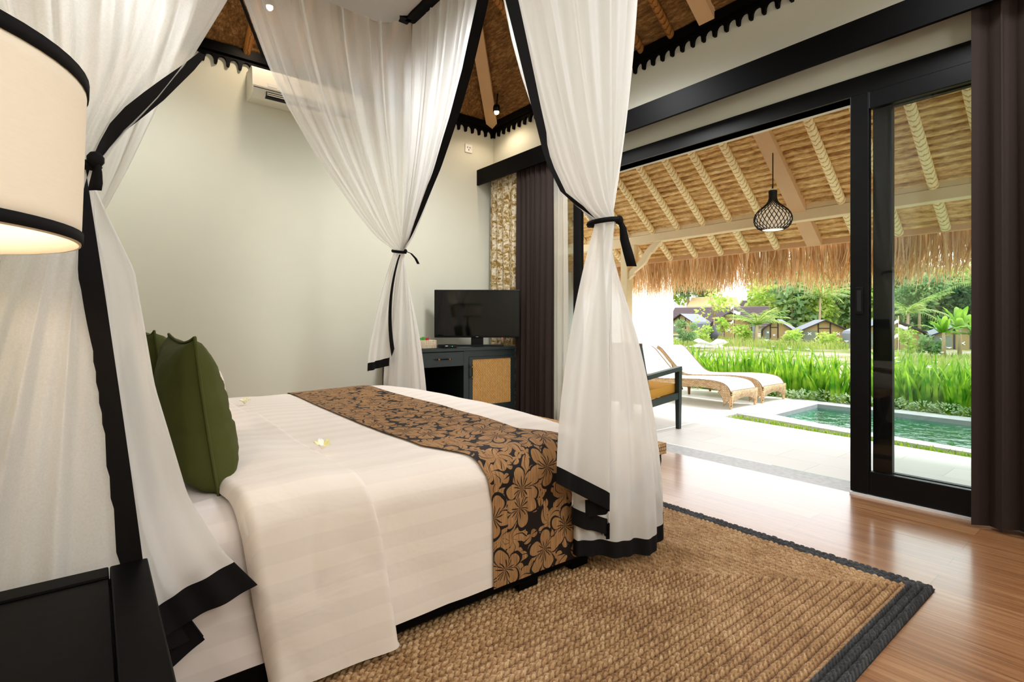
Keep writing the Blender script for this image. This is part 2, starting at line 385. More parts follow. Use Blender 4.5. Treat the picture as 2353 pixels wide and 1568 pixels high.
# ---------------------------------------------------------------- mesh builder
class MB:
    def __init__(s): s.v = []; s.f = []; s.uv = []; s.has_uv = False
    def add(s, vs, fs, uvs=None):
        b = len(s.v); s.v.extend([tuple(p) for p in vs]); s.f.extend([tuple(i+b for i in f) for f in fs])
        if uvs is not None: s.has_uv = True; s.uv.extend(uvs)
        else: s.uv.extend([(0, 0)]*len(vs))
        return s
    def box(s, x0, x1, y0, y1, z0, z1, bev=0.0):
        if bev <= 0:
            vs = [(x, y, z) for x in (x0, x1) for y in (y0, y1) for z in (z0, z1)]
            return s.add(vs, [(0, 1, 3, 2), (4, 6, 7, 5), (0, 4, 5, 1), (2, 3, 7, 6), (0, 2, 6, 4), (1, 5, 7, 3)])
        import bmesh
        bm = bmesh.new(); bmesh.ops.create_cube(bm, size=1)
        for v in bm.verts: v.co = Vector(((x0+x1)/2+v.co.x*(x1-x0), (y0+y1)/2+v.co.y*(y1-y0), (z0+z1)/2+v.co.z*(z1-z0)))
        bmesh.ops.bevel(bm, geom=bm.edges[:], offset=bev, segments=2, affect='EDGES', profile=0.5)
        bm.verts.index_update()
        vs = [v.co.copy() for v in bm.verts]; fs = [[v.index for v in f.verts] for f in bm.faces]; bm.free()
        return s.add(vs, fs)
    def bar(s, a, b, w, h, up=(0, 0, 1)):
        a = Vector(a); b = Vector(b); d = (b-a).normalized(); u = Vector(up)
        r = d.cross(u)
        if r.length < 1e-4: r = d.cross(Vector((1, 0, 0)))
        r.normalize(); u = r.cross(d).normalized()
        vs = []
        for p in (a, b):
            for i, j in ((-1, -1), (1, -1), (1, 1), (-1, 1)): vs.append(p+r*(i*w/2)+u*(j*h/2))
        return s.add(vs, [(0, 1, 2, 3)[::-1], (4, 5, 6, 7), (0, 1, 5, 4), (1, 2, 6, 5), (2, 3, 7, 6), (3, 0, 4, 7)])
    def tube(s, pts, rad, n=8, cap=True):
        pts = [Vector(p) for p in pts]; rr = rad if isinstance(rad, (list, tuple)) else [rad]*len(pts)
        vs = []; ref = None
        for i, p in enumerate(pts):
            d = (pts[min(i+1, len(pts)-1)]-pts[max(i-1, 0)]).normalized()
            if ref is None:
                ref = Vector((0, 0, 1)) if abs(d.z) < 0.9 else Vector((1, 0, 0))
            x = d.cross(ref)
            if x.length < 1e-5: x = d.cross(Vector((0, 1, 0)))
            x.normalize(); y = d.cross(x).normalized(); ref = x.cross(d)
            for k in range(n):
                a = 2*PI*k/n; vs.append(p+(x*math.cos(a)+y*math.sin(a))*rr[i])
        fs = []
        for i in range(len(pts)-1):
            for k in range(n):
                fs.append((i*n+k, i*n+(k+1) % n, (i+1)*n+(k+1) % n, (i+1)*n+k))
        if cap: fs.append(tuple(range(n))[::-1]); fs.append(tuple((len(pts)-1)*n+k for k in range(n)))
        return s.add(vs, fs)
    def lathe(s, prof, c, n=24, a0=0, a1=2*PI):
        full = abs(a1-a0-2*PI) < 1e-6; m = n if full else n+1; vs = []
        for r, z in prof:
            for k in range(m):
                a = a0+(a1-a0)*k/n; vs.append((c[0]+r*math.cos(a), c[1]+r*math.sin(a), c[2]+z))
        fs = []
        for i in range(len(prof)-1):
            for k in range(n):
                k2 = (k+1) % m
                fs.append((i*m+k, i*m+k2, (i+1)*m+k2, (i+1)*m+k))
        return s.add(vs, fs)
    def sphere(s, c, r, n=12, sc=(1, 1, 1)):
        vs = []; m = n//2+1
        for i in range(m):
            ph = PI*i/(m-1)
            for k in range(n):
                a = 2*PI*k/n
                vs.append((c[0]+r*sc[0]*math.sin(ph)*math.cos(a), c[1]+r*sc[1]*math.sin(ph)*math.sin(a), c[2]+r*sc[2]*math.cos(ph)))
        fs = [(i*n+k, i*n+(k+1) % n, (i+1)*n+(k+1) % n, (i+1)*n+k) for i in range(m-1) for k in range(n)]
        return s.add(vs, fs)
    def prism(s, poly, axis, t0, t1):
        """poly: 2D points in the two remaining axes (in xyz order), extruded along axis."""
        n = len(poly); vs = []
        for t in (t0, t1):
            for p, q in poly:
                vs.append({'x': (t, p, q), 'y': (p, t, q), 'z': (p, q, t)}[axis])
        fs = [tuple(range(n))[::-1], tuple(range(n, 2*n))]
        fs += [(i, (i+1) % n, n+(i+1) % n, n+i) for i in range(n)]
        return s.add(vs, fs)
    def grid(s, P, uv=None, keep=None):
        """P: array (a, b, 3)"""
        P = np.asarray(P); a, b = P.shape[:2]
        vs = [tuple(p) for p in P.reshape(-1, 3)]
        fs = [(i*b+j, (i+1)*b+j, (i+1)*b+j+1, i*b+j+1) for i in range(a-1) for j in range(b-1) if keep is None or keep(i, j)]
        return s.add(vs, fs, None if uv is None else [tuple(q) for q in np.asarray(uv).reshape(-1, 2)])
    def build(s, name, mat, parent=None, smooth=False, solid=0.0, attr=None):
        off = Vector((0, 0, 0))
        if parent is not None:
            p = parent
            while p is not None: off += p.location; p = p.parent
        me = bpy.data.meshes.new(name)
        me.from_pydata([(v[0]-off.x, v[1]-off.y, v[2]-off.z) for v in s.v], [], s.f)
        if s.has_uv:
            ul = me.uv_layers.new(name='UVMap')
            li = np.empty(len(me.loops), dtype=np.int32); me.loops.foreach_get('vertex_index', li)
            ul.data.foreach_set('uv', np.asarray(s.uv, dtype=np.float32)[li].ravel())
        if attr:
            for k, vals in attr.items():
                at = me.attributes.new(k, 'FLOAT', 'POINT'); at.data.foreach_set('value', np.asarray(vals, dtype=np.float32))
        me.update()
        if smooth: me.polygons.foreach_set('use_smooth', [True]*len(me.polygons))
        me.materials.append(M[mat] if isinstance(mat, str) else mat)
        o = bpy.data.objects.new(name, me); COL.objects.link(o)
        if parent is not None: o.parent = parent
        if solid:
            md = o.modifiers.new('s', 'SOLIDIFY'); md.thickness = solid; md.offset = 0
        return o

def empty(name, loc, label=None, cat=None, group=None, kind=None):
    o = bpy.data.objects.new(name, None); COL.objects.link(o); o.location = loc
    tag(o, label, cat, group, kind); return o
def tag(o, label=None, cat=None, group=None, kind=None):
    if label: o['label'] = label
    if cat: o['category'] = cat
    if group: o['group'] = group
    if kind: o['kind'] = kind
    return o
def struct(o): o['kind'] = 'structure'; return o
def dup(root, loc, rz=0.0, scale=None, label=None, group=None):
    r = root.copy(); COL.objects.link(r); r.location = loc; r.rotation_euler = (0, 0, rz)
    if scale: r.scale = (scale, scale, scale)
    if label: r['label'] = label
    if group: r['group'] = group
    for ch in list(root.children):
        c = ch.copy(); COL.objects.link(c); c.parent = r
        for g in list(ch.children):
            d = g.copy(); COL.objects.link(d); d.parent = c
    return r
def lerp(a, b, t): return a+(b-a)*t

# ---------------------------------------------------------------- dimensions (metres)
XW, YB, XH, YF = 3.5, 4.72, -0.55, -1.5        # right wall, back wall, head wall, front wall
ZW = 3.215                                       # wall height
DOOR_Z = 2.33; OP0, OP1 = -0.7, 4.3             # sliding door opening along y

# ---------------------------------------------------------------- room shell
struct(MB().box(XH, XW, YF, YB, -0.1, 0).build('floor', 'wood_floor'))
struct(MB().box(XH-0.15, XW+0.15, YB, YB+0.15, -0.1, ZW).build('wall_back', 'wall_paint'))
struct(MB().box(XH-0.15, XH, YF, YB, -0.1, ZW).build('wall_left', 'wall_paint'))
struct(MB().box(XH-0.15, XW+0.15, YF-0.15, YF, -0.1, ZW).build('wall_front', 'wall_paint'))
w = MB().box(XW, XW+0.15, OP0, OP1, DOOR_Z, ZW).box(XW, XW+0.15, YF, OP0, -0.1, ZW).box(XW, XW+0.15, OP1, YB, -0.1, ZW)
struct(w.build('wall_right', 'wall_paint'))

# thatched hip ceiling: stepped rolls of straw laid along each slope
def thatch_slope(along, up, n_al, n_up, origin, dal, dup_, pitch=0.058, amp=0.016, clip=None, nrm=None):
    """grid of rolls; along/up lengths; origin + dal*a + dup_*u"""
    P = np.zeros((n_up, n_al, 3)); U = np.linspace(0, up, n_up); A = np.linspace(0, along, n_al)
    o = np.array(origin); dal = np.array(dal); du = np.array(dup_); nn = np.array(nrm)
    jit = rng.random((int(up/pitch)+3,))*0.5+0.75
    for i, u in enumerate(U):
        for j, a in enumerate(A):
            wob = 0.010*noise.noise((a*2.2, u*3.0, 1.3))+0.006*noise.noise((a*11, u*9, 4.3))
            uu = u+wob; k = math.floor(uu/pitch); fr = uu/pitch-k
            roll = (0.35*abs(math.sin(PI*fr))**0.42+0.65*fr**0.7)*amp*jit[min(max(k, 0), len(jit)-1)]
            h = roll+0.006*noise.noise((a*40, u*30, 2.0))
            P[i, j] = o+dal*a+du*u+nn*h
    return P
SL = 0.76; NSL = math.hypot(1, SL)
ceil = MB()
RW = (XW-XH)/2; LEN_UP = RW*NSL
def hip_slope(p0, along_dir, along, in_dir, fine):
    n_up = int(LEN_UP/0.010) if fine else 24; n_al = int(along/0.03) if fine else 24
    du = Vector((in_dir[0], in_dir[1], SL)).normalized()
    nn = Vector((in_dir[0]*SL, in_dir[1]*SL, -1)).normalized()
    P = thatch_slope(along, LEN_UP, n_al, n_up, p0, along_dir, du, nrm=nn)
    # squeeze towards the hips
    U = np.linspace(0, LEN_UP, n_up)/NSL
    A = np.linspace(0, along, n_al)
    for i in range(n_up):
        lo, hi = U[i], along-U[i]
        if hi < lo: lo = hi = along/2
        a2 = np.clip(A, lo, hi)
        P[i] += np.outer(a2-A, np.array(along_dir))
    return P
ceil.grid(hip_slope((XW, YF, ZW), (0, 1, 0), YB-YF, (-1, 0), True))
ceil.grid(hip_slope((XH, YB, ZW), (1, 0, 0), XW-XH, (0, -1), True))
ceil.grid(hip_slope((XH, YF, ZW), (0, 1, 0), YB-YF, (1, 0), False))
ceil.grid(hip_slope((XH, YF, ZW), (1, 0, 0), XW-XH, (0, 1), False))
C = struct(ceil.build('ceiling', 'thatch_room', smooth=True))
for y in (-0.4, -0.1, 0.2, 0.5, 0.8, 1.1, 1.4, 1.75, 2.38, 2.66, 2.96, 3.28, 3.6):
    up = min(RW, y-YF, YB-y); x1 = XW-up
    MB().tube([(XW-0.02, y, ZW-0.03), (x1, y, ZW+up*SL-0.045)], 0.03, 10).build('rafter', 'bamboo_dark', C, True)
MB().bar((XW-0.02, 2.08, ZW-0.03), (XW-RW, 2.08, ZW+RW*SL-0.05), 0.12, 0.07).build('rafter_board', 'tan_wood', C)
MB().bar((XW-0.03, YB-0.03, ZW-0.04), (XW-RW, YB-RW, ZW+RW*SL-0.05), 0.12, 0.08).build('hip_board', 'tan_wood', C)
MB().bar((XH+0.03, YB-0.03, ZW-0.04), (XH+RW, YB-RW, ZW+RW*SL-0.05), 0.12, 0.08).build('hip_board', 'tan_wood', C)
for x in (-0.1, 0.22, 0.54, 0.98, 1.35, 1.7, 2.05, 2.4, 2.75):
    up = min(RW, x-XH, XW-x)
    MB().tube([(x, YB-0.02, ZW-0.03), (x, YB-up, ZW+up*SL-0.045)], 0.03, 10).build('rafter', 'bamboo_dark', C, True)

# scalloped black frieze
def frieze(name, axis, t0, t1, c0, c1, ztop, zarch, ztip, pitch):
    n = int(round((t1-t0)/pitch)); step = (t1-t0)/n; poly = [(t0, ztop)]
    for k in range(n):
        a = t0+k*step
        poly.append((a, ztip)); 
        g = step*0.09
        poly.append((a+g, ztip))
        for q in range(9):
            th = PI*(1-q/8.0)
            poly.append((a+step/2+(step/2-g*1.4)*math.cos(th), lerp(ztip+0.012, zarch, math.sin(th)**0.75)))
        poly.append((a+step-g, ztip))
    poly += [(t1, ztip), (t1, ztop)]
    # split into convex quads: build as strip between the top edge and the scallop line
    mb = MB(); top = []; low = poly[1:-1]
    vs = []
    for c in (c0, c1):
        for (p, q) in low: vs.append((p, q, c, 0)); vs.append((p, ztop, c, 1))
    def pt(v):
        return (v[2], v[0], v[1]) if axis == 'y' else (v[0], v[2], v[1])
    m = len(low); V = [pt(v) for v in vs]; F = []
    for i in range(m-1):
        F.append((2*i, 2*i+2, 2*i+3, 2*i+1)); o = 2*m
        F.append((o+2*i, o+2*i+1, o+2*i+3, o+2*i+2))
        F.append((2*i, o+2*i, o+2*i+2, 2*i+2)); F.append((2*i+1, 2*i+3, o+2*i+3, o+2*i+1))
    mb.add(V, F)
    if axis == 'y': mb.box(min(c0, c1)-0.02, max(c0, c1), t0, t1, ztop-0.05, ztop+0.025)
    else: mb.box(t0, t1, min(c0, c1)-0.02, max(c0, c1), ztop-0.05, ztop+0.025)
    return struct(mb.build(name, 'black_wood'))
frieze('trim_1', 'y', YF, YB-0.03, XW-0.03, XW-0.001, 3.19, 3.118, 3.052, 0.088)
frieze('trim_2', 'x', XH, XW-0.03, YB-0.03, YB-0.001, 3.19, 3.118, 3.052, 0.088)
# curtain pelmet along the window wall
pm = MB().box(3.275, 3.30, YF, YB, 2.503, 2.667).box(3.30, XW, YF, YB, 2.655, 2.667)
struct(pm.build('trim_3', 'black_wood'))
struct(MB().box(XW-0.012, XW, OP1, YB, 0, 0.08).build('baseboard_right', 'black_wood'))
struct(MB().box(XH, 1.9, YB-0.012, YB, 0, 0.08).build('baseboard_back', 'black_wood'))

# ---------------------------------------------------------------- sliding doors
fr = MB().box(XW-0.015, XW+0.11, OP0, OP1, DOOR_Z, DOOR_Z+0.108).box(XW-0.01, XW+0.11, OP1-0.06, OP1, 0, DOOR_Z)
struct(fr.build('trim_4', 'black_metal'))
struct(MB().box(XW-0.03, XW+0.06, OP0, 1.175, 0.0, 0.014).build('trim_5', 'threshold'))
def slider(name, x, y0, y1, handle):
    d = empty(name, (x, y1, 0), kind='structure')
    st = 0.095
    MB().box(x-0.022, x+0.022, y1-st, y1, 0.018, DOOR_Z, 0.004).build('stile', 'black_metal', d)
    MB().box(x-0.022, x+0.022, y0, y0+st, 0.018, DOOR_Z, 0.004).build('stile', 'black_metal', d)
    MB().box(x-0.02, x+0.02, y0+st, y1-st, 0.018, 0.15, 0.004).build('bottom_rail', 'black_metal', d)
    MB().box(x-0.02, x+0.02, y0+st, y1-st, DOOR_Z-0.10, DOOR_Z, 0.004).build('top_rail', 'black_metal', d)
    MB().box(x-0.004, x+0.004, y0+st, y1-st, 0.15, DOOR_Z-0.10).build('glass', 'glass', d)
    if handle:
        h = MB().box(x-0.027, x-0.02, y1-0.068, y1-0.028, 1.05, 1.21, 0.003).build('handle', 'black_metal', d)
        MB().box(x-0.0285, x-0.0265, y1-0.059, y1-0.037, 1.068, 1.192).build('handle_recess', 'dark_slot', h)
    return d
slider('door_1', XW, -0.65, 1.175, True)
slider('door_2', XW+0.065, -0.68, 1.08, False)
slider('door_3', XW+0.065, 3.42, 4.24, False)

# ---------------------------------------------------------------- window curtains
def pleated(parent, name, mat, x, y0, y1, z0, z1, amp, pitch, flare=0.0, uvs=1.0, seed=0, dx=0.0):
    n = max(24, int((y1-y0)/pitch*14)); m = 24
    P = np.zeros((m, n, 3)); UV = np.zeros((m, n, 2)); r = random.Random(seed)
    ph = [r.random()*6.28 for _ in range(4)]
    for i in range(m):
        w = i/(m-1); z = lerp(z1, z0, w)
        for j in range(n):
            s = j/(n-1); y = lerp(y0, y1, s)
            a = s*(y1-y0)/pitch*2*PI
            a += 0.9*math.sin(s*7+ph[0])+0.35*math.sin(s*17+w*1.6+ph[1])
            d = math.sin(a); d = math.copysign(abs(d)**0.8, d)
            xx = x+amp*d*(0.85+0.25*w)+0.006*math.sin(s*9+w*4+ph[2])
            yy = y+0.25*pitch*math.sin(2*a)*0.6+(y-y1)*flare*w
            P[i, j] = (xx+dx*w, yy, z+(0.006*math.sin(a*0.5+ph[3]) if i == m-1 else 0)); UV[i, j] = (s*(y1-y0)*1.8*uvs, z*uvs)
    return MB().grid(P, UV).build(name, mat, parent, True)
c = pleated(None, 'window_curtain', 'brown_curtain', 3.375, -0.72, 0.592, 0.02, 2.56, 0.035, 0.105, seed=3)
tag(c, 'dark brown floor length curtain hanging at the right of the sliding glass door', 'curtain')
c = pleated(None, 'sheer_curtain', 'sheer_window', 3.452, -0.72, 0.612, 0.03, 2.56, 0.016, 0.07, seed=5)
tag(c, 'thin white sheer curtain edge showing beside the right brown curtain', 'curtain')
c = pleated(None, 'window_curtain', 'print_cloth', 3.395, 4.17, 4.66, 0.02, 2.56, 0.022, 0.115, flare=0.12, seed=8)
tag(c, 'white curtain with olive floral print in the corner behind the television', 'curtain')
c = pleated(None, 'window_curtain', 'brown_curtain', 3.36, 3.60, 4.10, 0.02, 2.56, 0.034, 0.075, seed=11)
tag(c, 'dark brown pleated curtain between the floral print curtain and the sheer one', 'curtain')
c = pleated(None, 'sheer_curtain', 'sheer_window', 3.452, 3.50, 3.76, 0.03, 2.56, 0.018, 0.06, seed=13)
tag(c, 'white sheer curtain hanging beside the brown curtain near the bed corner', 'curtain')

# ---------------------------------------------------------------- rug (braided jute, concentric rows with mitred corners)
def rug():
    x1, y0 = 2.46, 0.548; xc = 0.75; X0 = -0.5; Y1 = 3.3
    xs = np.concatenate([np.arange(X0, 0.3, 0.03), np.arange(0.3, x1+0.001, 0.0036)])
    ys = np.concatenate([np.arange(y0, 1.86, 0.0036), np.arange(1.86, Y1, 0.03)])
    X, Y = np.meshgrid(xs, ys, indexing='ij')
    dxr = x1-X; dyr = Y-y0; dxl = X-X0; dyt = Y1-Y
    side = (np.minimum(dyr, dyt) < np.minimum(dxr, dxl))
    d = np.minimum(np.minimum(dxr, dyr), np.minimum(dxl, dyt)); d = np.maximum(d, 0)
    t = np.where(side, X, Y)
    pitch = 0.029; k = np.floor(d/pitch); p = d/pitch-k-0.5
    ph = (np.sin(k*12.9898)*43758.5453) % 1.0
    L = 0.0235; ap = np.abs(p)*2
    q = t/L+ph+ap*0.75+np.where(p >= 0, 0.5, 0.0)+0.2*np.sin(t*31+k*2.1)
    fr = q-np.floor(q)
    lob = np.sin(np.pi*fr)**0.6
    row = np.sqrt(np.clip(1-ap**2.2, 0, 1))
    mid = 1-0.35*np.exp(-(ap/0.16)**2)
    cid = np.floor(q)*7.13+k*3.77+np.where(p >= 0, 1.9, -1.9)
    rnd = (np.sin(cid*78.233)*43758.5453) % 1.0
    h = row*mid*(0.45+0.55*lob)
    Z = 0.002+0.019*h*(0.85+0.3*rnd)
    fine = (Y < 1.86) & (X > 0.3)
    Z = np.where(fine, Z, 0.014)
    edge = d < 0.004; Z = np.where(edge, 0.001, Z)
    # the slightly raised mitre seam
    seam = np.abs(dxr-dyr) < 0.012
    Z = Z+np.where(seam & fine, 0.004, 0)
    wob = 0.004*np.sin(Y*23+1)+0.003*np.sin(Y*57); Xo = X+np.where(dxr < 0.001, wob, 0)
    dark = (d < pitch*2.6).astype(float)
    P = np.stack([Xo, Y, Z], -1)
    mb = MB().grid(P)
    o = mb.build('rug', 'jute', None, True, attr={'dark': dark.ravel(), 'tone': (0.15+0.35*rnd+0.5*np.where(fr < 0.36, -0.5, 0.35)-0.9*np.clip((ap-0.70)/0.3, 0, 1)).ravel()})  # random strand tone, plus shade of row grooves and lobe gaps painted in
    tag(o, 'braided natural jute rug with black border lying under the bed', 'rug')
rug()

# ---------------------------------------------------------------- bed
BX0, BX1, BY0, BY1 = -0.42, 1.68, 1.47, 3.66
bed = empty('bed', (0.6, 2.54, 0), 'large canopy bed with low black base and white striped mattress', 'bed')
MB().box(BX0, BX1-0.04, BY0+0.005, BY1-0.02, 0.05, 0.115, 0.004).build('base', 'black_wood', bed)
for (lx, ly) in ((1.26, 1.52), (1.53, 1.52), (1.53, 3.5), (0.4, 1.52), (-0.3, 3.5), (-0.3, 1.52)):
    MB().box(lx-0.045, lx+0.045, ly-0.04, ly+0.04, 0.023, 0.06).build('leg', 'black_wood', bed)
MB().box(XH+0.005, BX0-0.001, 1.5, 3.6, 0.023, 1.05, 0.01).build('headboard', 'black_wood', bed)

YC = (BY0+BY1)/2
def bed_surface(a, b, off, zb, wr=1.0):
    """a: unrolled length along x (foot at BX1); b: unrolled from the middle of the bed width (negative: near side)."""
    hw = (BY1-BY0)/2+off; r = 0.09; zt = 0.53+off; R = r*PI/2
    def roll(u, half):
        s = math.copysign(1, u); u = abs(u)
        if u < half-r: return s*u, 0.0
        if u < half-r+R:
            th = (u-(half-r))/r; return s*(half-r+r*math.sin(th)), r*(1-math.cos(th))
        return s*half, r+(u-(half-r+R))
    yb, dy = roll(b, hw)
    fx = BX1+off-0.45
    if a > fx: xa, dx = roll(a-fx, 0.45); xa += fx
    else: xa, dx = a, 0.0
    drop = (dy**3+dx**3)**(1/3.0)
    crown = 0.03*max(0, 1-(yb/hw)**2)**0.9*(0.45+0.55*min(1, max(0, (BX1+0.02-xa)/0.5))**0.5)+0.028*min(1, max(0, (xa-1.15)/0.35))*max(0, 1-(yb/hw)**4)
    z = zt+crown*(1 if dx < 0.02 else max(0, 1-(dx-0.02)/0.1))-drop
    n = 0.006*noise.noise((xa*3.1, yb*2.3, 0.4))+0.004*noise.noise((xa*8+3, yb*3.5, 1.4))
    z += n*wr if drop < 0.05 else 0
    out = 0.010*noise.noise((xa*2.6, z*2.2, 7.7+b*0.05))*wr+0.004*noise.noise((xa*9, z*3, 2.7))*wr if dy > 0.06 else 0.0
    y = YC+yb+math.copysign(abs(out), yb)*1.0
    return [xa, y, max(z, zb)]
def bed_sheet(name, mat, a0f, a1f, off, zb, parent=None, na=50, nb=150, wr=1.0, thick=0.0, b_end=None, edge=0.0):
    hw = (BY1-BY0)/2+off; r = 0.09
    bmax = hw-r+r*PI/2+(0.53+off-r-zb)
    P = np.zeros((na, nb, 3)); UV = np.zeros((na, nb, 2))
    for j in range(nb):
        b = lerp(-bmax, bmax if b_end is None else b_end, j/(nb-1))
        for i in range(na):
            a = lerp(a0f(b, bmax), a1f(b, bmax), i/(na-1))
            o_ = off
            if edge:
                t = i/(na-1); t = 0.5-0.5*math.cos(PI*t); a0, a1 = a0f(b, bmax), a1f(b, bmax); a = lerp(a0, a1, t)
                e = min(a-a0, a1-a)/0.028; o_ = off-edge*(1-math.sqrt(max(0, 1-(1-min(1, e))**2)))
            P[i, j] = bed_surface(a, b, o_, zb, wr); UV[i, j] = (a, b)
    return MB().grid(P, UV).build(name, mat, parent, True, thick), P
bed_sheet('mattress', 'sheet_cotton', lambda b, m: BX0, lambda b, m: 1.0, -0.006, 0.112, bed, 40, 120, 0.25)
FOOT = BX1+0.35
dv = empty('duvet', (1.0, 2.54, 0.5), 'white satin striped duvet folded back across the bed', 'bedding')
bed_sheet('cover', 'duvet_cotton', lambda b, m: 0.36, lambda b, m: FOOT, 0.006, 0.088, dv, 90, 150)
def tab(v, xs, ys):
    return float(np.interp(v, xs, ys))
def flap_r(b, m):
    d = m-abs(b)                     # height above hem along the cloth on the near side
    e = tab(d, [0, 0.15, 0.33, 0.45, 0.6, 1.0, 3], [0.72, 0.70, 0.675, 0.645, 0.605, 0.595, 0.595])
    return e if b < 0 else tab(d, [0, 0.5, 1], [0.66, 0.6, 0.565])
def flap_l(b, m):
    d = m-abs(b)
    return tab(d, [0, 0.1, 0.3, 0.5, 0.65, 1.0], [0.365, 0.355, 0.32, 0.29, 0.27, 0.25])
bed_sheet('fold', 'duvet_cotton', flap_l, flap_r, 0.036, 0.04, dv, 60, 170, 1.9, edge=0.030)
rn, P = bed_sheet('bed_runner', 'runner_floral', lambda b, m: tab(b, [-m, -1.25, -1.06, -0.98, -0.87, -0.4, -0.1, 0.35, 1.02, m], [1.08, 1.075, 1.035, 1.0, 0.935, 0.90, 0.905, 0.93, 1.0, 1.0]),
                  lambda b, m: tab(b, [-m, -1.25, -1.06, -0.98, -0.87, -0.4, -0.1, 0.35, 1.02, m], [1.56, 1.55, 1.5, 1.46, 1.38, 1.375, 1.385, 1.40, 1.5, 1.5]), 0.013, 0.082, None, 40, 180)
tag(rn, 'brown and black hibiscus print runner draped across the foot of the bed', 'bed runner')

# pillows
def pillow(cx, cy, cz, W, H, T, mat, seam, parent=None, name='cushion', lean=0.0, ears=True, seed=0):
    n = 36; r = random.Random(seed); sd = r.random()*10
    root = parent; out = []
    mb = MB()
    for side in (1, -1):
        P = np.zeros((n, n, 3)); UV = np.zeros((n, n, 2))
        for i in range(n):
            for j in range(n):
                s = -1+2*i/(n-1); t = -1+2*j/(n-1)
                y = W/2*s*(1-0.075*(1-t*t)); z = H/2*t*(1-0.10*(1-s*s))
                th = T/2*((1-abs(s)**(2 if t > -0.2 else 3.2))*(1-t*t if t > 0 else 1-abs(t)**4.5)+1e-9)**0.38
                th *= 1+0.10*(-t)
                wr = 0.010*noise.noise((s*2.4+sd, t*2.4, side))*min(1, th*12)+0.005*noise.noise((s*3+sd, t*9+s*3, side*2))*min(1, th*14)
                wr += 0.007*math.sin((s*0.8+t)*9+sd)*max(0, 1-((1-abs(s))*3))*min(1, th*15)
                x = side*(th+wr)
                c_, s_ = math.cos(lean), math.sin(lean)
                P[i, j] = (cx+x*c_-z*s_, cy+y, cz+z*c_+x*s_)
        mb.grid(P)
    o = mb.build(name, mat, parent, True)
    if seam:
        c_, s_ = math.cos(lean), math.sin(lean); pts = []
        edge = [(-1+2*k/40, -1) for k in range(41)]+[(1, -1+2*k/40) for k in range(1, 41)]+[(1-2*k/40, 1) for k in range(1, 41)]+[(-1, 1-2*k/40) for k in range(1, 41)]
        for s, t in edge:
            y = (W/2+0.004)*s*(1-0.075*(1-t*t)); z = (H/2+0.004)*t*(1-0.10*(1-s*s)); pts.append((cx-z*s_, cy+y, cz+z*c_))
        MB().tube(pts, 0.0045, 6).build('seam_edge', mat, o, True)
    return o
g = pillow(0.24, 1.915, 0.745, 0.60, 0.43, 0.185, 'green_cotton', True, None, 'cushion', 0.13, seed=1)
tag(g, 'olive green square cushion standing nearest on the bed, seam facing us', 'cushion')
g = pillow(0.20, 2.56, 0.755, 0.60, 0.43, 0.24, 'green_cotton', True, None, 'cushion', 0.13, seed=4)
tag(g, 'olive green square cushion standing behind the nearest green one on the bed', 'cushion')
g = pillow(0.385, 2.56, 0.685, 0.62, 0.28, 0.10, 'duvet_cotton', False, None, 'cushion', 0.08, seed=6)
tag(g, 'white pillow of which only an edge shows past the front green cushion', 'pillow')

def frangipani(x, y, z, rz, tilt, label):
    f = empty('frangipani_flower', (x, y, z), label, 'flower', 'frangipani flowers on the duvet')
    for k in range(5):
        a = 2*PI*k/5+rz; mb = MB(); P = np.zeros((7, 5, 3))
        for i in range(7):
            u = i/6; wd = 0.011*math.sin(PI*min(1, 0.12+u*0.88))**0.8
            for j in range(5):
                v = -1+j/2
                rr = 0.003+0.026*u; zz = 0.008+0.034*u-0.014*u*u+0.004*abs(v)
                lx = rr; ly = wd*v
                px_ = lx*math.cos(a)-ly*math.sin(a); py_ = lx*math.sin(a)+ly*math.cos(a)
                P[i, j] = (x+px_, y+py_*math.cos(tilt)-zz*math.sin(tilt)*0.3, z+zz+py_*math.sin(tilt))
        mb.grid(P).build('petal', 'petal' if k % 2 == 0 else 'petal_white', f, True, 0.0012)
    MB().sphere((x, y, z+0.010), 0.005, 8).build('flower_centre', 'petal', f, True)
frangipani(0.612, 1.80, 0.566, 0.4, 0.25, 'yellow frangipani flower by the duvet fold, nearer to us')
frangipani(0.63, 3.06, 0.566, 1.1, 0.1, 'frangipani flower by the duvet fold just past the green cushion')

# ---------------------------------------------------------------- canopy
ZC = 3.2; CX0, CX1, CY0, CY1 = -0.62, 1.85, 1.42, 3.5
cf = empty('bed_canopy', (0.6, 2.5, ZC), 'black canopy frame with white cloth top hung above the bed', 'canopy')
for (a, b) in (((CX0+.05, CY0+.05), (CX1-.05, CY0+.05)), ((CX1-.05, CY0+.05), (CX1-.05, CY1-.05)), ((CX1-.05, CY1-.05), (CX0+.05, CY1-.05)), ((CX0+.05, CY1-.05), (CX0+.05, CY0+.05))):
    MB().bar((a[0], a[1], ZC), (b[0], b[1], ZC), 0.075, 0.03).build('rail', 'black_wood', cf)
P = np.zeros((40, 40, 3))
for i in range(40):
    for j in range(40):
        s, t = i/39, j/39
        x = lerp(CX0, CX1, s); y = lerp(CY0, CY1, t)
        e = 16*s*(1-s)*t*(1-t)
        z = ZC+0.03-0.09*e-0.10*(t**6)*min(1, 9*(1-s))*min(1, 9*s)-0.012*math.sin(y*26+2*math.sin(x*2))*min(1, 6*s*(1-s))
        P[i, j] = (x, y-0.0, z)
MB().grid(P).build('top_cloth', 'sheer_gathered', cf, True)
for (cx_, cy_) in ((CX0, CY0), (CX1, CY0), (CX1, CY1), (CX0, CY1)):
    MB().tube([(cx_, cy_, ZC), (lerp(cx_, 1.475, 0.25), lerp(cy_, 1.6, 0.25), 4.0)], 0.006, 6).build('cord', 'black_cloth', cf)

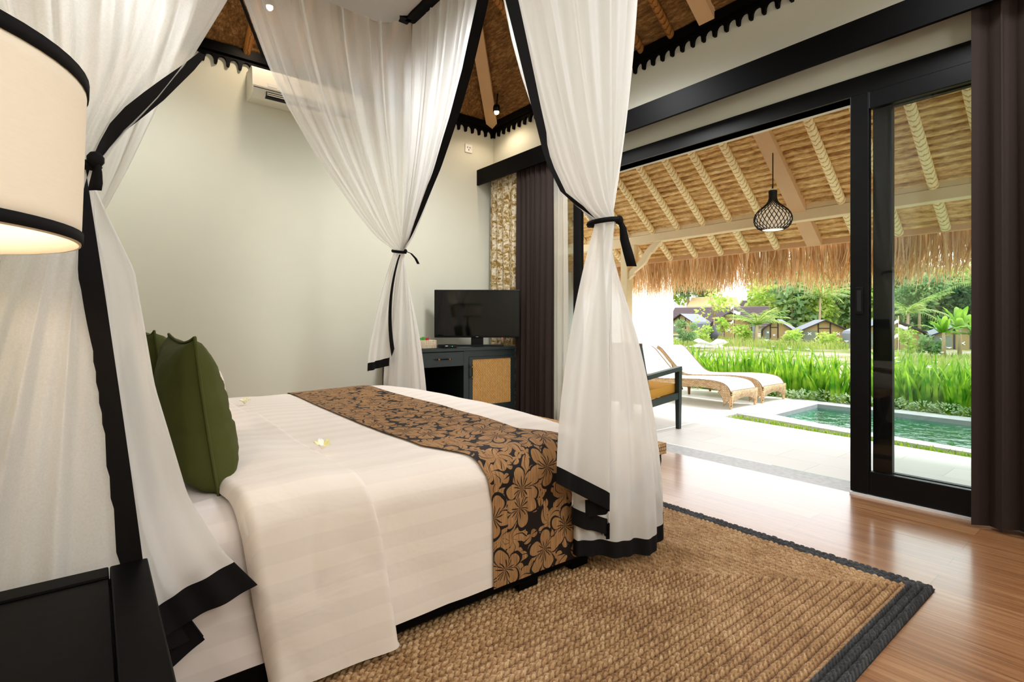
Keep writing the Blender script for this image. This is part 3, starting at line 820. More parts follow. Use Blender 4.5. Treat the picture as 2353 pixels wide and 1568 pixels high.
def cat(pts, t):
    """piecewise-linear/cubic interpolation on (s, value...) rows"""
    ss = [p[0] for p in pts]
    return [float(np.interp(t, ss, [p[k] for p in pts])) for k in range(1, len(pts[0]))]

def upper_panel(parent, A, B, T, gtab_edge, gp_corner, nfold, amp, mat, tie_a, tie_r=0.035, nrm=(0, -1), border=0.055, seed=0, ns=150, nw=46, span=(0, 1)):
    """cloth from rail A (free edge) to B (corner), drawn together at tie T"""
    r = random.Random(seed); ph = [r.random()*6.28 for _ in range(6)]
    A = np.array(A)+[0, 0, 0.045]; B = np.array(B)+[0, 0, 0.045]; T = np.array(T); P = np.zeros((ns, nw, 3)); nx, ny = nrm
    for i in range(ns):
        s = i/(ns-1)
        sg = s+0.028*math.sin(s*2*PI*nfold*0.5+ph[0])*min(1, 8*s*(1-s))
        top = A+(B-A)*sg
        an = lerp(tie_a[0], tie_a[1], s)
        rad = tie_r*(0.75+0.25*math.sin(s*40+ph[1]))
        tp = T+np.array([math.cos(an)*rad, math.sin(an)*rad, 0])
        for j in range(nw):
            w = j/(nw-1)
            ge = float(np.interp(w, gtab_edge[0], gtab_edge[1])); gc = w**gp_corner
            g_ = lerp(ge, gc, min(1, s*1.05)**0.8)
            z = lerp(top[2], tp[2], w)
            xy = top[:2]+(tp[:2]-top[:2])*g_
            f = amp*(math.sin(2*PI*nfold*s+ph[2]+0.7*math.sin(w*2+ph[3]))+0.45*math.sin(2*PI*nfold*2.3*s+ph[4]+w))
            f *= (1-w)**0.6*0.85+0.06
            f *= 0.35+0.65*min(1, w*4+0.25)
            lat = 0.35*amp*math.sin(2*PI*nfold*2*s+ph[5])*(1-w)
            ax = (B-A)/np.linalg.norm(B-A)
            P[i, j] = (xy[0]+nx*f+ax[0]*lat, xy[1]+ny*f+ax[1]*lat, z-0.0*w)
    L = np.linalg.norm(B-A); kb = max(1, int(border/L*ns*1.0))
    # border keeps its width right down to the tie
    E0 = P[0]; 
    MB().grid(P, keep=lambda i, j: i >= kb).build('sheer_panel', mat, parent, True)
    rows = []
    for j in range(nw):
        w = j/(nw-1)
        if not span[0] <= w <= span[1]: continue
        d = P[kb, j]-P[0, j]; n_ = np.linalg.norm(d)
        wd = border*(1-0.55*w**3)*min(1, 0.25+(w-span[0])*9)
        dirv = d/n_ if n_ > 1e-5 else np.array([1, 0, 0])
        if n_ < wd*0.5: dirv = (dirv*n_/(wd*0.5)+np.array([nx, ny, 0.0])*0.3+(B-A)/L*0.5); dirv /= np.linalg.norm(dirv)
        rows.append([P[0, j]+dirv*wd*(k/3)+np.array([nx, ny, 0])*0.006 for k in range(4)])
    MB().grid(np.array(rows)).build('edge_border', 'black_cloth', parent, True)
    return P

def lower_cloth(parent, T, tie_r, tie_a, hem, mat, border=0.07, eb=None, nw=44, ns=170, q=1.7, edge=None, seed=0, amp=0.012, nf=9, gtab=None):
    r = random.Random(seed); ph = [r.random()*6.28 for _ in range(5)]
    P = np.zeros((ns, nw, 3)); T = np.array(T)
    # smooth hem curve
    hs = np.array([h[0] for h in hem])
    for i in range(ns):
        s = i/(ns-1)
        acc = np.zeros(3); wt = 0
        for ds in (-0.02, -0.01, 0, 0.01, 0.02):
            acc += np.array(cat(hem, min(1, max(0, s+ds)))); wt += 1
        H = acc/wt
        an = lerp(tie_a[0], tie_a[1], s); rad = tie_r*(0.8+0.2*math.sin(31*s+ph[0]))
        tp = T+np.array([math.cos(an)*rad, math.sin(an)*rad, 0])
        # direction along the hem for fold offset
        H2 = np.array(cat(hem, min(1, s+0.01)))-np.array(cat(hem, max(0, s-0.01)))
        nn = np.array([-H2[1], H2[0]]); ln = np.linalg.norm(nn); nn = nn/ln if ln > 1e-6 else np.array([0, 1.0])
        L = tp[2]-H[2]
        for j in range(nw):
            w = j/(nw-1)
            g_ = 1-(1-w)**q if gtab is None else float(np.interp(w, gtab[0], gtab[1]))
            f = amp*math.sin(2*PI*nf*s+ph[1]+0.8*math.sin(w*2.2+ph[2]))*min(1, w*2.5)*0.8
            f += 0.5*amp*math.sin(2*PI*nf*2.1*s+ph[3]+w*1.2)*min(1, w*2)
            xy = tp[:2]+(H[:2]-tp[:2])*g_+nn*f
            z = tp[2]-L*w+0.02*math.sin(PI*w)*math.sin(9*s+ph[4])
            P[i, j] = (xy[0], xy[1], z)
    jb = []
    # the hem border has a constant width: re-sample so that the last rows are the border
    PB = np.zeros((ns, 4, 3)); 
    for i in range(ns):
        L = np.linalg.norm(P[i, -1]-P[i, 0]); w0 = max(0.3, 1-border/max(L, 0.1))
        cut = P[i, 0:].copy()
        def at(w):
            k = w*(nw-1); k0 = min(int(k), nw-2); return cut[k0]+(cut[k0+1]-cut[k0])*(k-k0)
        for k in range(4): PB[i, k] = at(lerp(w0, 1, k/3))
        for j in range(nw): P[i, j] = at(w0*j/(nw-1))
    ke = 0
    if edge:
        D = np.linalg.norm(P[:, nw//2]-P[0, nw//2], axis=1)
    MB().grid(P).build('sheer_skirt', mat, parent, True)
    MB().grid(PB).build('hem_border', 'black_cloth', parent, True)
    if edge:
        for e in edge:
            full = np.concatenate([P, PB[:, 1:]], axis=1); m = full.shape[1]
            if e < 0: full = full[::-1]
            EB = np.zeros((4, m, 3))
            for j in range(m):
                # walk along the cloth from its edge for the border's width
                acc = 0; pts = [full[0, j]]; tgt = (eb or border)*min(1, 0.35+j/(m*0.35))
                k = 1
                while k < ns-1 and acc < tgt:
                    acc += np.linalg.norm(full[k, j]-full[k-1, j]); k += 1
                end = full[k-1, j]
                for q_ in range(4): EB[q_, j] = full[0, j]+(end-full[0, j])*q_/3+np.array([0, -0.013, 0])
            MB().grid(EB).build('edge_border', 'black_cloth', parent, True)
    return P

def tie_ring(parent, T, rx, ry, tail, width=0.035, rz=0.0):
    mb = MB(); P = np.zeros((25, 6, 3))
    for i in range(25):
        a = 2*PI*i/24
        for j in range(6):
            b = 2*PI*j/5
            rr = 1+0.007/rx*math.cos(b)
            P[i, j] = (T[0]+rx*rr*math.cos(a), T[1]+ry*rr*math.sin(a), T[2]+0.011*math.sin(b)+0.010*math.sin(a+rz))
    mb.grid(P).build('tie_band', 'black_cloth', parent, True)
    pts = [Vector(p) for p in tail]; n = len(pts); PT = np.zeros((n, 3, 3))
    for i, p in enumerate(pts):
        wd = width*(0.45+0.55*min(1, i/(n*0.5)))
        for k in range(3): PT[i, k] = (p.x+wd*(k-1)*0.5*0.7, p.y-wd*(k-1)*0.5*0.5-0.004*(k == 1), p.z)
    MB().grid(PT).build('tie_tail', 'black_cloth', parent, True, 0.002)
    MB().sphere(tail[0], rx*0.28, 10, (1, 0.8, 1.1)).build('tie_knot', 'black_cloth', parent, True)

# --- far foot corner
T = (1.775, 3.565, 1.53)
cu = empty('canopy_curtain', T, 'white canopy curtain tied at the far foot corner before the desk', 'curtain')
upper_panel(cu, (0.60, CY1, ZC), (CX1, CY1, ZC), T, ([0, .1, .38, .506, .663, .867, .95, 1], [0, .04, .21, .31, .47, .73, .86, 1]), 1.9, 9, 0.030, 'sheer_cloth', (PI, 2*PI), 0.035, (0, -1), 0.02, seed=2, span=(0, 0.36))
upper_panel(cu, (CX1, 2.50, ZC), (CX1, CY1, ZC), T, ([0, .15, .38, .52, .7, .87, .95, 1], [0, .06, .21, .33, .52, .75, .87, 1]), 1.9, 8, 0.030, 'sheer_gathered', (0, -PI/2), 0.035, (-1, 0), 0.075, seed=5)
lower_cloth(cu, T, 0.04, (PI, 2.6*PI), [(0, 1.575, 3.685, 0.645), (.14, 1.68, 3.685, 0.665), (.24, 1.785, 3.675, 0.69), (.32, 1.74, 3.71, 0.5), (.4, 1.72, 3.68, 0.32), (.55, 1.86, 3.55, 0.2), (.7, 1.95, 3.48, 0.15), (.82, 2.0, 3.55, 0.14), (.92, 1.95, 3.66, 0.2), (1, 2.0, 3.72, 0.3)], 'sheer_gathered', 0.065, seed=3, nf=7, amp=0.016)
# the free edge of the far panel hangs in front with its black border
PE = np.zeros((4, 20, 3))
for j in range(20):
    w = j/19; 
    x = lerp(1.752, 1.785, w**1.5)-0.055*math.sin(PI*w)**0.8; y = lerp(3.53, 3.672, w); z = lerp(1.50, 0.70, w)
    for k in range(4): PE[k, j] = (x+(k/3-0.5)*0.034*(0.3+0.7*w), y-0.022-0.006*k/3, z)
MB().grid(PE).build('edge_border', 'black_cloth', cu, True)
tie_ring(cu, T, 0.05, 0.05, [(1.80, 3.51, 1.53), (1.84, 3.50, 1.515), (1.875, 3.495, 1.48), (1.895, 3.49, 1.44)], 0.022)

# --- near foot corner
T = (1.68, 1.49, 1.425)
cu = empty('canopy_curtain', T, 'white canopy curtain tied at the near foot corner with long black tail', 'curtain')
upper_panel(cu, (0.70, CY0, ZC), (CX1, CY0, ZC), T, ([0, .3, .6, .8, .9, .966, 1], [0, .16, .42, .57, .65, .76, 1]), 2.3, 8, 0.026, 'sheer_gathered', (PI, 2*PI), 0.05, (0, -1), 0.06, seed=8)
upper_panel(cu, (CX1, 2.50, ZC), (CX1, CY0, ZC), T, ([0, .15, .38, .52, .7, .87, .95, 1], [0, .06, .22, .34, .52, .75, .87, 1]), 2.1, 8, 0.03, 'sheer_gathered', (PI*0.9, 0), 0.05, (1, 0), 0.02, seed=9)
lower_cloth(cu, T, 0.055, (PI, 2.5*PI), [(0, 1.295, 1.385, 0.43), (.14, 1.56, 1.335, 0.275), (.24, 1.43, 1.425, 0.25), (.31, 1.42, 1.425, 0.235), (.42, 1.61, 1.365, 0.155), (.5, 1.47, 1.435, 0.115), (.56, 1.45, 1.43, 0.105), (.66, 1.61, 1.37, 0.075), (.78, 1.79, 1.33, 0.05), (.87, 1.905, 1.355, 0.07), (.93, 1.92, 1.375, 0.15), (1, 1.90, 1.385, 0.22)], 'sheer_gathered', 0.065, seed=12, nf=9, amp=0.013, q=1.75)
tie_ring(cu, T, 0.066, 0.062, [(1.72, 1.435, 1.43), (1.735, 1.43, 1.40), (1.745, 1.43, 1.35), (1.765, 1.425, 1.29), (1.78, 1.42, 1.24)], 0.05, 2.0)

# --- near head corner
T = (-0.045, 1.415, 1.33)
cu = empty('canopy_curtain', T, 'white canopy curtain tied at the near head corner beside the lamp', 'curtain')
upper_panel(cu, (0.70, CY0, ZC), (CX0, CY0, ZC), T, ([0, .5, .76, .859, .914, .96, 1], [0, .26, .565, .70, .80, .9, 0.96]), 2.0, 9, 0.022, 'sheer_cloth', (0, -PI), 0.04, (0, -1), 0.085, seed=21, ns=190, span=(0.84, 1))
lower_cloth(cu, (T[0], T[1]+0.0, T[2]), 0.045, (0.2, -PI), [(0, 0.112, 1.392, 0.30), (.12, -0.02, 1.405, 0.29), (.3, -0.14, 1.395, 0.27), (.5, -0.27, 1.41, 0.25), (.75, -0.42, 1.39, 0.2), (1, -0.52, 1.41, 0.2)], 'sheer_cloth', 0.07, seed=22, nf=5, amp=0.016, q=1.05, edge=[1], eb=0.052)
lower_cloth(cu, (T[0]+0.01, T[1]+0.015, T[2]), 0.04, (0.5, PI*0.9), [(0, 0.325, 1.415, 0.35), (.2, 0.20, 1.418, 0.315), (.42, 0.09, 1.425, 0.275), (.5, 0.10, 1.432, 0.25), (.62, 0.22, 1.434, 0.255), (.8, 0.08, 1.44, 0.16), (1, -0.25, 1.44, 0.12)], 'sheer_gathered', 0.07, seed=24, nf=4, amp=0.006, gtab=([0, .23, .5, .76, .9, 1], [0, .26, .37, .56, .77, 1]))
tie_ring(cu, T, 0.055, 0.05, [(0.005, 1.372, 1.335), (0.008, 1.368, 1.31), (0.006, 1.365, 1.285), (0.004, 1.365, 1.27)], 0.03)

# --- far head corner
T = (-0.06, 3.5, 1.46)
cu = empty('canopy_curtain', T, 'white canopy curtain tied at the far head corner against the back wall', 'curtain')
upper_panel(cu, (0.585, CY1, ZC), (CX0, CY1, ZC), T, ([0, .3, .6, .8, .92, 1], [0, .22, .5, .72, .87, 1]), 2.0, 8, 0.035, 'sheer_gathered', (0, PI), 0.04, (0, -1), 0.012, seed=31, span=(0, 0.2))
lower_cloth(cu, T, 0.04, (0, PI), [(0, 0.12, 3.73, 0.45), (.3, 0.0, 3.74, 0.3), (.6, -0.15, 3.73, 0.2), (1, -0.35, 3.75, 0.2)], 'sheer_gathered', 0.065, seed=33)
tie_ring(cu, T, 0.05, 0.05, [(0.0, 3.45, 1.46), (0.02, 3.44, 1.42), (0.03, 3.44, 1.36)], 0.03)

# ---------------------------------------------------------------- nightstand and lamp
ns_ = empty('nightstand', (-0.2, 1.1, 0), 'black wooden nightstand with grooved top beside the bed', 'nightstand')
NX0, NX1, NY0, NY1, NZ = -0.50, 0.092, 0.82, 1.362, 0.50
MB().box(NX0+0.02, NX1-0.015, NY0+0.015, NY1-0.012, 0.14, NZ-0.02, 0.004).build('cabinet_body', 'black_wood', ns_)
MB().box(NX0, NX1-0.068, NY0, NY1-0.058, NZ-0.024, NZ-0.004).build('top_panel', 'black_wood', ns_)
MB().box(NX1-0.064, NX1, NY0, NY1, NZ-0.03, NZ, 0.003).build('top_rail', 'black_wood', ns_)
MB().box(NX0, NX1-0.066, NY1-0.054, NY1, NZ-0.03, NZ, 0.003).build('top_rail', 'black_wood', ns_)
for (lx, ly) in ((NX0+0.05, NY0+0.04), (NX1-0.05, NY0+0.04), (NX0+0.05, NY1-0.04), (NX1-0.05, NY1-0.04)):
    MB().box(lx-0.025, lx+0.025, ly-0.025, ly+0.025, 0.023, 0.16).build('leg', 'black_wood', ns_)
dr = MB().box(NX0+0.05, NX1-0.05, NY0, NY0+0.02, 0.28, NZ-0.06, 0.003).build('drawer', 'black_wood', ns_)
MB().tube([(-0.27, NY0-0.02, 0.38), (-0.13, NY0-0.02, 0.38)], 0.006, 8).build('handle', 'brass', dr)

LC = (-0.262, 0.99); lamp = empty('table_lamp', (LC[0], LC[1], NZ), 'lit table lamp with white drum shade and black trim on the nightstand', 'lamp')
RB, RT, ZB, ZT = 0.248, 0.255, 1.112, 1.345
def shade_r(z): return lerp(RB, RT, (z-ZB)/(ZT-ZB))
sh = MB().lathe([(shade_r(z), z) for z in np.linspace(ZB, ZT, 8)], (LC[0], LC[1], 0), 64).build('lamp_shade', 'shade_linen', lamp, True, 0.003)
for z0, z1 in ((ZB+0.002, ZB+0.017), (ZT-0.017, ZT+0.002)):
    MB().lathe([(shade_r(z0)+0.003, z0), (shade_r(z1)+0.003, z1)], (LC[0], LC[1], 0), 64).build('shade_trim', 'black_cloth', sh, True, 0.002)
MB().lathe([(0.0, 0.0), (0.085, 0.0), (0.085, 0.015), (0.03, 0.03), (0.045, 0.12), (0.075, 0.25), (0.06, 0.38), (0.02, 0.46), (0.012, 0.62), (0.0, 0.62)], (LC[0], LC[1], NZ+0.002), 28).build('lamp_base', 'black_wood', lamp, True)
MB().sphere((LC[0], LC[1], 1.20), 0.032, 14, (1, 1, 1.25)).build('bulb', 'bulb', lamp, True)

# ---------------------------------------------------------------- bench at the foot
bn = empty('bench', (1.88, 2.5, 0), 'bench with woven seat and black crossed legs at the foot of the bed', 'bench')
bx0, bx1, by0, by1 = 1.72, 2.075, 1.455, 3.3
P = np.zeros((2, 2, 3)); mb = MB()
def uvbox(mb, x0, x1, y0, y1, z0, z1):
    def q(a, b, c, d, u, v):
        mb.add([a, b, c, d], [(0, 1, 2, 3)], [(0, 0), (u, 0), (u, v), (0, v)])
    q((x0, y0, z1), (x1, y0, z1), (x1, y1, z1), (x0, y1, z1), x1-x0, y1-y0)
    q((x0, y0, z0), (x0, y1, z0), (x1, y1, z0), (x1, y0, z0), y1-y0, x1-x0)
    q((x0, y0, z0), (x1, y0, z0), (x1, y0, z1), (x0, y0, z1), x1-x0, z1-z0)
    q((x1, y1, z0), (x0, y1, z0), (x0, y1, z1), (x1, y1, z1), x1-x0, z1-z0)
    q((x0, y1, z0), (x0, y0, z0), (x0, y0, z1), (x0, y1, z1), y1-y0, z1-z0)
    q((x1, y0, z0), (x1, y1, z0), (x1, y1, z1), (x1, y0, z1), y1-y0, z1-z0)
    return mb
uvbox(mb, bx0, bx1, by0, by1, 0.398, 0.446).build('seat', 'bench_weave', bn)
for y in (by0+0.05, by1-0.05):
    for sg in (1, -1):
        xc = (bx0+bx1)/2; mb = MB(); rows = []
        for k in range(11):
            t = k/10; z = lerp(0.397, 0.024, t)
            x = xc+sg*(0.135-0.27*t+0.05*math.sin(PI*2*t))
            rows.append((x, z))
        vs = []; fs = []
        for (x, z) in rows:
            for (dx, dy) in ((-0.03, -0.03), (0.03, -0.03), (0.03, 0.03), (-0.03, 0.03)): vs.append((x+dx, y+dy+(0.0 if sg > 0 else 0.001), z))
        for k in range(10):
            for e in range(4): fs.append((k*4+e, k*4+(e+1) % 4, (k+1)*4+(e+1) % 4, (k+1)*4+e))
        fs += [(0, 1, 2, 3)[::-1], tuple(40+e for e in range(4))]
        mb.add(vs, fs).build('leg', 'dark_green_wood', bn)
MB().box((bx0+bx1)/2-0.025, (bx0+bx1)/2+0.025, by0+0.08, by1-0.08, 0.185, 0.235).build('stretcher', 'dark_green_wood', bn)

# ---------------------------------------------------------------- desk and what stands on it
dk = empty('desk', (2.6, 4.35, 0), 'dark green wooden desk with drawer and cane door in the corner', 'desk')
DX0, DX1, DY0, DY1 = 2.16, 3.245, 4.02, 4.68
MB().box(DX0-0.015, DX1+0.008, DY0-0.012, DY1, 0.745, 0.775, 0.004).build('desk_top', 'dark_green_wood', dk)
MB().box(DX1-0.025, DX1, DY0, DY1, 0, 0.745).build('side_panel', 'dark_green_wood', dk)
MB().box(DX0, DX0+0.025, DY0, DY1, 0, 0.745).build('side_panel', 'dark_green_wood', dk)
MB().box(2.645, 2.70, DY0, DY1-0.01, 0, 0.745).build('divider', 'dark_green_wood', dk)
MB().box(DX0+0.025, DX1-0.025, DY1-0.02, DY1-0.005, 0.0, 0.745).build('back_panel', 'black_wood', dk)
MB().box(2.70, DX1-0.025, DY0+0.002, DY0+0.024, 0.69, 0.745).build('front_rail', 'dark_green_wood', dk)
MB().box(2.70, DX1-0.025, DY0+0.002, DY0+0.024, 0.0, 0.09).build('front_rail', 'dark_green_wood', dk)
MB().box(2.70, DX1-0.025, DY0+0.03, DY1-0.02, 0.08, 0.10).build('shelf', 'dark_green_wood', dk)
def pull(a, b, out, parent):
    a = Vector(a); b = Vector(b); o = Vector(out); d = (b-a).normalized()
    h = MB().tube([a+o-d*0.02, b+o+d*0.02], 0.0048, 8).build('handle', 'black_metal', parent)
    for p in (a, b):
        MB().tube([p, p+o*1.0], 0.006, 8).build('handle_post', 'brass', h)
        MB().tube([p+o-d*0.008, p+o+d*0.008], 0.0085, 10).build('handle_collar', 'brass', h)
dr = MB().box(2.19, 2.642, DY0-0.006, DY0+0.4, 0.612, 0.742, 0.003).build('drawer', 'dark_green_wood', dk)
pull((2.365, DY0-0.006, 0.68), (2.475, DY0-0.006, 0.68), (0, -0.026, 0), dr)
do = MB()
do.box(2.702, 2.742, DY0-0.004, DY0+0.02, 0.095, 0.688); do.box(3.192, 3.218, DY0-0.004, DY0+0.02, 0.095, 0.688)
do.box(2.742, 3.192, DY0-0.004, DY0+0.02, 0.665, 0.688); do.box(2.742, 3.192, DY0-0.004, DY0+0.02, 0.095, 0.235)
do = do.build('door', 'dark_green_wood', dk)
P = [[(2.742, DY0+0.004, 0.235), (3.192, DY0+0.004, 0.235)], [(2.742, DY0+0.004, 0.665), (3.192, DY0+0.004, 0.665)]]
MB().grid(np.array(P), [[(0, 0), (0, 0.45)], [(0.43, 0), (0.43, 0.45)]]).build('cane_panel', 'cane_weave', do, False, 0.004)
pull((2.72, DY0-0.004, 0.505), (2.72, DY0-0.004, 0.60), (0, -0.026, 0), do)

tv = empty('television', (0, 0, 0), 'black flat screen television on the dark green desk', 'television')
TW = 0.42; tz0, tz1 = 0.083, 0.553
MB().box(-TW, TW, 0, 0.035, tz0, tz1, 0.004).build('casing', 'black_metal', tv)
MB().box(-TW+0.010, TW-0.010, -0.002, 0, tz0+0.018, tz1-0.010).build('screen', 'tv_screen', tv)
MB().box(-0.06, 0.06, 0.012, 0.03, 0.012, tz0+0.01).build('stand_neck', 'black_metal', tv)
MB().box(-0.26, 0.26, -0.06, 0.13, 0.001, 0.013, 0.005).build('stand_foot', 'black_metal', tv)
MB().box(0.24, 0.248, -0.0035, -0.002, tz0-0.004, tz0+0.002).build('standby_light', 'red_led', tv)
MB().box(-0.012, 0.012, -0.003, -0.002, tz0+0.006, tz0+0.011).build('badge', 'chrome', tv)
tv.location = (2.95, 4.245, 0.775); tv.rotation_euler = (0, 0, -math.radians(38.59))
sb = empty('set_top_box', (2.53, 4.1, 0.776), 'small black set top box under the television', 'set top box')
MB().box(2.46, 2.60, 4.06, 4.17, 0.776, 0.806, 0.004).build('box_body', 'black_metal', sb)
MB().box(2.545, 2.55, 4.058, 4.061, 0.788, 0.792).build('indicator_light', 'green_led', sb)
MB().box(2.475, 2.50, 4.058, 4.061, 0.793, 0.797).build('front_mark', 'chrome', sb)
bk = empty('basket', (2.29, 4.12, 0.776), 'small white wicker basket of sachets on the desk', 'basket')
mb = MB(); x0, x1, y0, y1 = 2.20, 2.385, 4.06, 4.2
for z in np.linspace(0.782, 0.846, 9):
    mb.tube([(x0, y0, z), (x1, y0, z), (x1, y1, z), (x0, y1, z), (x0, y0, z)], 0.0042, 6)
for k in range(9):
    x = lerp(x0, x1, k/8); mb.tube([(x, y0, 0.777), (x, y0, 0.85)], 0.004, 5); mb.tube([(x, y1, 0.777), (x, y1, 0.85)], 0.004, 5)
for k in range(7):
    y = lerp(y0, y1, k/6); mb.tube([(x0, y, 0.777), (x0, y, 0.85)], 0.004, 5); mb.tube([(x1, y, 0.777), (x1, y, 0.85)], 0.004, 5)
mb.box(x0, x1, y0, y1, 0.777, 0.781); mb.build('basket_weave', 'basket', bk, True)
for k, (x, m_) in enumerate(((2.225, 'packet_green'), (2.262, 'packet_green'), (2.30, 'packet_red'))):
    o = MB().box(x, x+0.03, 4.10, 4.112, 0.79, 0.872+0.006*(k % 2), 0.002).build('tea_sachet', m_)
    tag(o, ['green sachet standing in the wicker basket, nearest the curtain', 'green sachet standing in the middle of the wicker basket', 'red sachet standing in the wicker basket'][k], 'sachet')
bt = empty('water_bottle', (2.215, 4.33, 0.776), 'clear blue water bottle standing behind the basket on the desk', 'bottle')
MB().lathe([(0, 0), (0.03, 0), (0.032, 0.01), (0.032, 0.15), (0.028, 0.18), (0.013, 0.215), (0.013, 0.23), (0, 0.23)], (2.215, 4.33, 0.776), 20).build('bottle_body', 'bottle_blue', bt, True)
MB().lathe([(0, 0.23), (0.015, 0.23), (0.015, 0.25), (0, 0.25)], (2.215, 4.33, 0.776), 16).build('bottle_cap', 'white_plastic', bt)

# air conditioner, socket, ceiling spots
ac = empty('air_conditioner', (1.4, 4.6, 2.78), 'white wall mounted air conditioner high on the back wall', 'air conditioner')
AX0, AX1 = 0.985, 1.90
prof = [(YB-0.002, 2.815), (YB-0.15, 2.80), (YB-0.20, 2.825), (YB-0.215, 2.885), (YB-0.20, 3.02), (YB-0.17, 3.045), (YB-0.002, 3.05)]
MB().prism(prof, 'x', AX0, AX1).build('casing', 'ac_plastic', ac)
MB().box(AX0+0.10, AX1-0.10, YB-0.214, YB-0.16, 2.81, 2.852).build('outlet', 'dark_slot', ac)
for z in (2.826, 2.84):
    MB().box(AX0+0.105, AX1-0.105, YB-0.221, YB-0.19, z-0.003, z+0.002).build('louvre', 'ac_plastic', ac)
MB().box(AX0+0.008, AX1-0.008, YB-0.218, YB-0.205, 2.868, 2.871).build('panel_seam', 'dark_slot', ac)
MB().box(AX0+0.11, AX0+0.18, YB-0.2165, YB-0.205, 2.895, 2.92).build('sticker', 'white_plastic', ac)
so = empty('wall_socket', (3.16, YB, 2.88), 'white wall socket high up in the back corner', 'socket')
MB().box(3.118, 3.208, YB-0.012, YB-0.001, 2.835, 2.925, 0.004).build('face_plate', 'white_plastic', so)
for (dx, dz) in ((0.045, 0.03), (0.03, 0.055), (0.06, 0.055)):
    MB().box(3.118+dx-0.004, 3.118+dx+0.004, YB-0.0135, YB-0.0115, 2.835+dz-0.007, 2.835+dz+0.007).build('pin_hole', 'dark_slot', so)
MB().box(3.19, 3.203, YB-0.016, YB-0.011, 2.872, 2.895, 0.002).build('switch', 'white_plastic', so)
def spot(x, y, z, lab):
    s = empty('ceiling_spotlight', (x, y, z), lab, 'spotlight')
    MB().lathe([(0.0, 0.07), (0.03, 0.07), (0.036, 0.05), (0.036, 0.0), (0.030, 0.0), (0.028, 0.02), (0.0, 0.03)], (x, y, z), 20).build('housing', 'black_metal', s, True)
    MB().tube([(x, y, z+0.07), (x+0.03, y+0.02, z+0.20)], 0.008, 6).build('arm', 'black_metal', s)
    MB().sphere((x, y, z-0.002), 0.024, 12).build('bulb', 'bulb', s, True)
spot(3.23, 4.30, 3.16, 'glaring warm spotlight by the hip of the roof in the corner')
spot(1.06, 4.30, 3.42, 'warm spotlight glowing through the far canopy curtain')

# ---------------------------------------------------------------- patio
struct(MB().box(XW, XW+0.245, YF-3, YB+0.5, -0.1, -0.001).build('trim_6', 'slate_tile'))
pf = MB()
pf.add([(XW+0.245, -4.5, 0), (5.02, -4.5, 0), (5.10, 0.85, 0), (5.27, 2.99, 0), (XW+0.245, 2.99, 0)], [(0, 1, 2, 3, 4)])
pf.add([(XW+0.245, 2.99, 0), (7.25, 3.02, 0), (7.25, 5.3, 0), (XW+0.245, 5.3, 0)], [(0, 1, 2, 3)])
pf.add([(5.27, 2.99, 0), (7.25, 3.02, 0), (7.25, 3.02, -0.05), (5.27, 2.99, -0.05)], [(0, 1, 2, 3)])
struct(pf.build('patio_floor', 'patio_tile'))

# pool
pool = empty('swimming_pool', (6.2, 1.5, 0), 'small green plunge pool with grey stone coping beside the patio', 'pool')
nearI = [(5.76, 2.66), (5.62, 2.2), (5.52, 1.75), (5.44, 1.2), (5.37, 0.75), (5.30, -0.3), (5.26, -2.0)]
farI = [(6.93, 2.69), (6.93, 2.2), (6.92, 1.75), (6.9, 1.2), (6.88, 0.75), (6.86, -0.3), (6.84, -2.0)]
nearO = [(5.52, 2.97), (5.40, 2.2), (5.33, 1.75), (5.27, 1.2), (5.22, 0.75), (5.17, -0.3), (5.14, -2.25)]
farO = [(7.2, 3.02), (7.2, 2.2), (7.2, 1.75), (7.2, 1.2), (7.2, 0.75), (7.2, -0.3), (7.2, -2.25)]
def strip(mb, A, B, za, zb=None):
    n = len(A); vs = [(x, y, za) for x, y in A]+[(x, y, za if zb is None else zb) for x, y in B]
    mb.add(vs, [(i, n+i, n+i+1, i+1) for i in range(n-1)])
cp = MB()
strip(cp, farI, farO, 0.012); strip(cp, [(p[0], p[1]) for p in farI], farI, 0.012, -0.06); strip(cp, farO, farO, 0.012, -0.15)
cp.add([(5.52, 2.97, 0.012), (7.2, 3.02, 0.012), (6.93, 2.69, 0.012), (5.76, 2.66, 0.012)], [(0, 1, 2, 3)])
cp.add([(5.76, 2.66, 0.012), (6.93, 2.69, 0.012), (6.93, 2.69, -0.06), (5.76, 2.66, -0.06)], [(0, 1, 2, 3)])
cp.add([(5.52, 2.97, 0.012), (7.2, 3.02, 0.012), (7.2, 3.02, -0.06), (5.52, 2.97, -0.06)], [(0, 1, 2, 3)])
cp.build('coping', 'grey_stone', pool)
cq = MB(); strip(cq, nearO, nearI, 0.010); strip(cq, nearI, nearI, 0.010, -0.06); strip(cq, nearO, nearO, 0.01, -0.1); cq.build('near_coping', 'pale_stone', pool)
bs = MB(); strip(bs, nearI, farI, -1.1); strip(bs, nearI, nearI, -0.055, -1.1); strip(bs, farI, farI, -0.055, -1.1)
bs.add([(5.76, 2.66, -0.055), (6.93, 2.69, -0.055), (6.93, 2.69, -1.1), (5.76, 2.66, -1.1)], [(0, 1, 2, 3)])
bs.add([(5.26, -2.0, -0.055), (6.84, -2.0, -0.055), (6.84, -2.0, -1.1), (5.26, -2.0, -1.1)], [(0, 1, 2, 3)])
bs.build('basin', 'pool_tile', pool)
for k in range(3):
    MB().box(5.66, 6.90, 2.66-0.32*(k+1), 2.655-0.32*k, -1.1, -0.30-0.24*k).build('step', 'pool_tile', pool)
wt = MB(); strip(wt, nearI, farI, -0.035); wt.build('water', 'pool_water', pool)

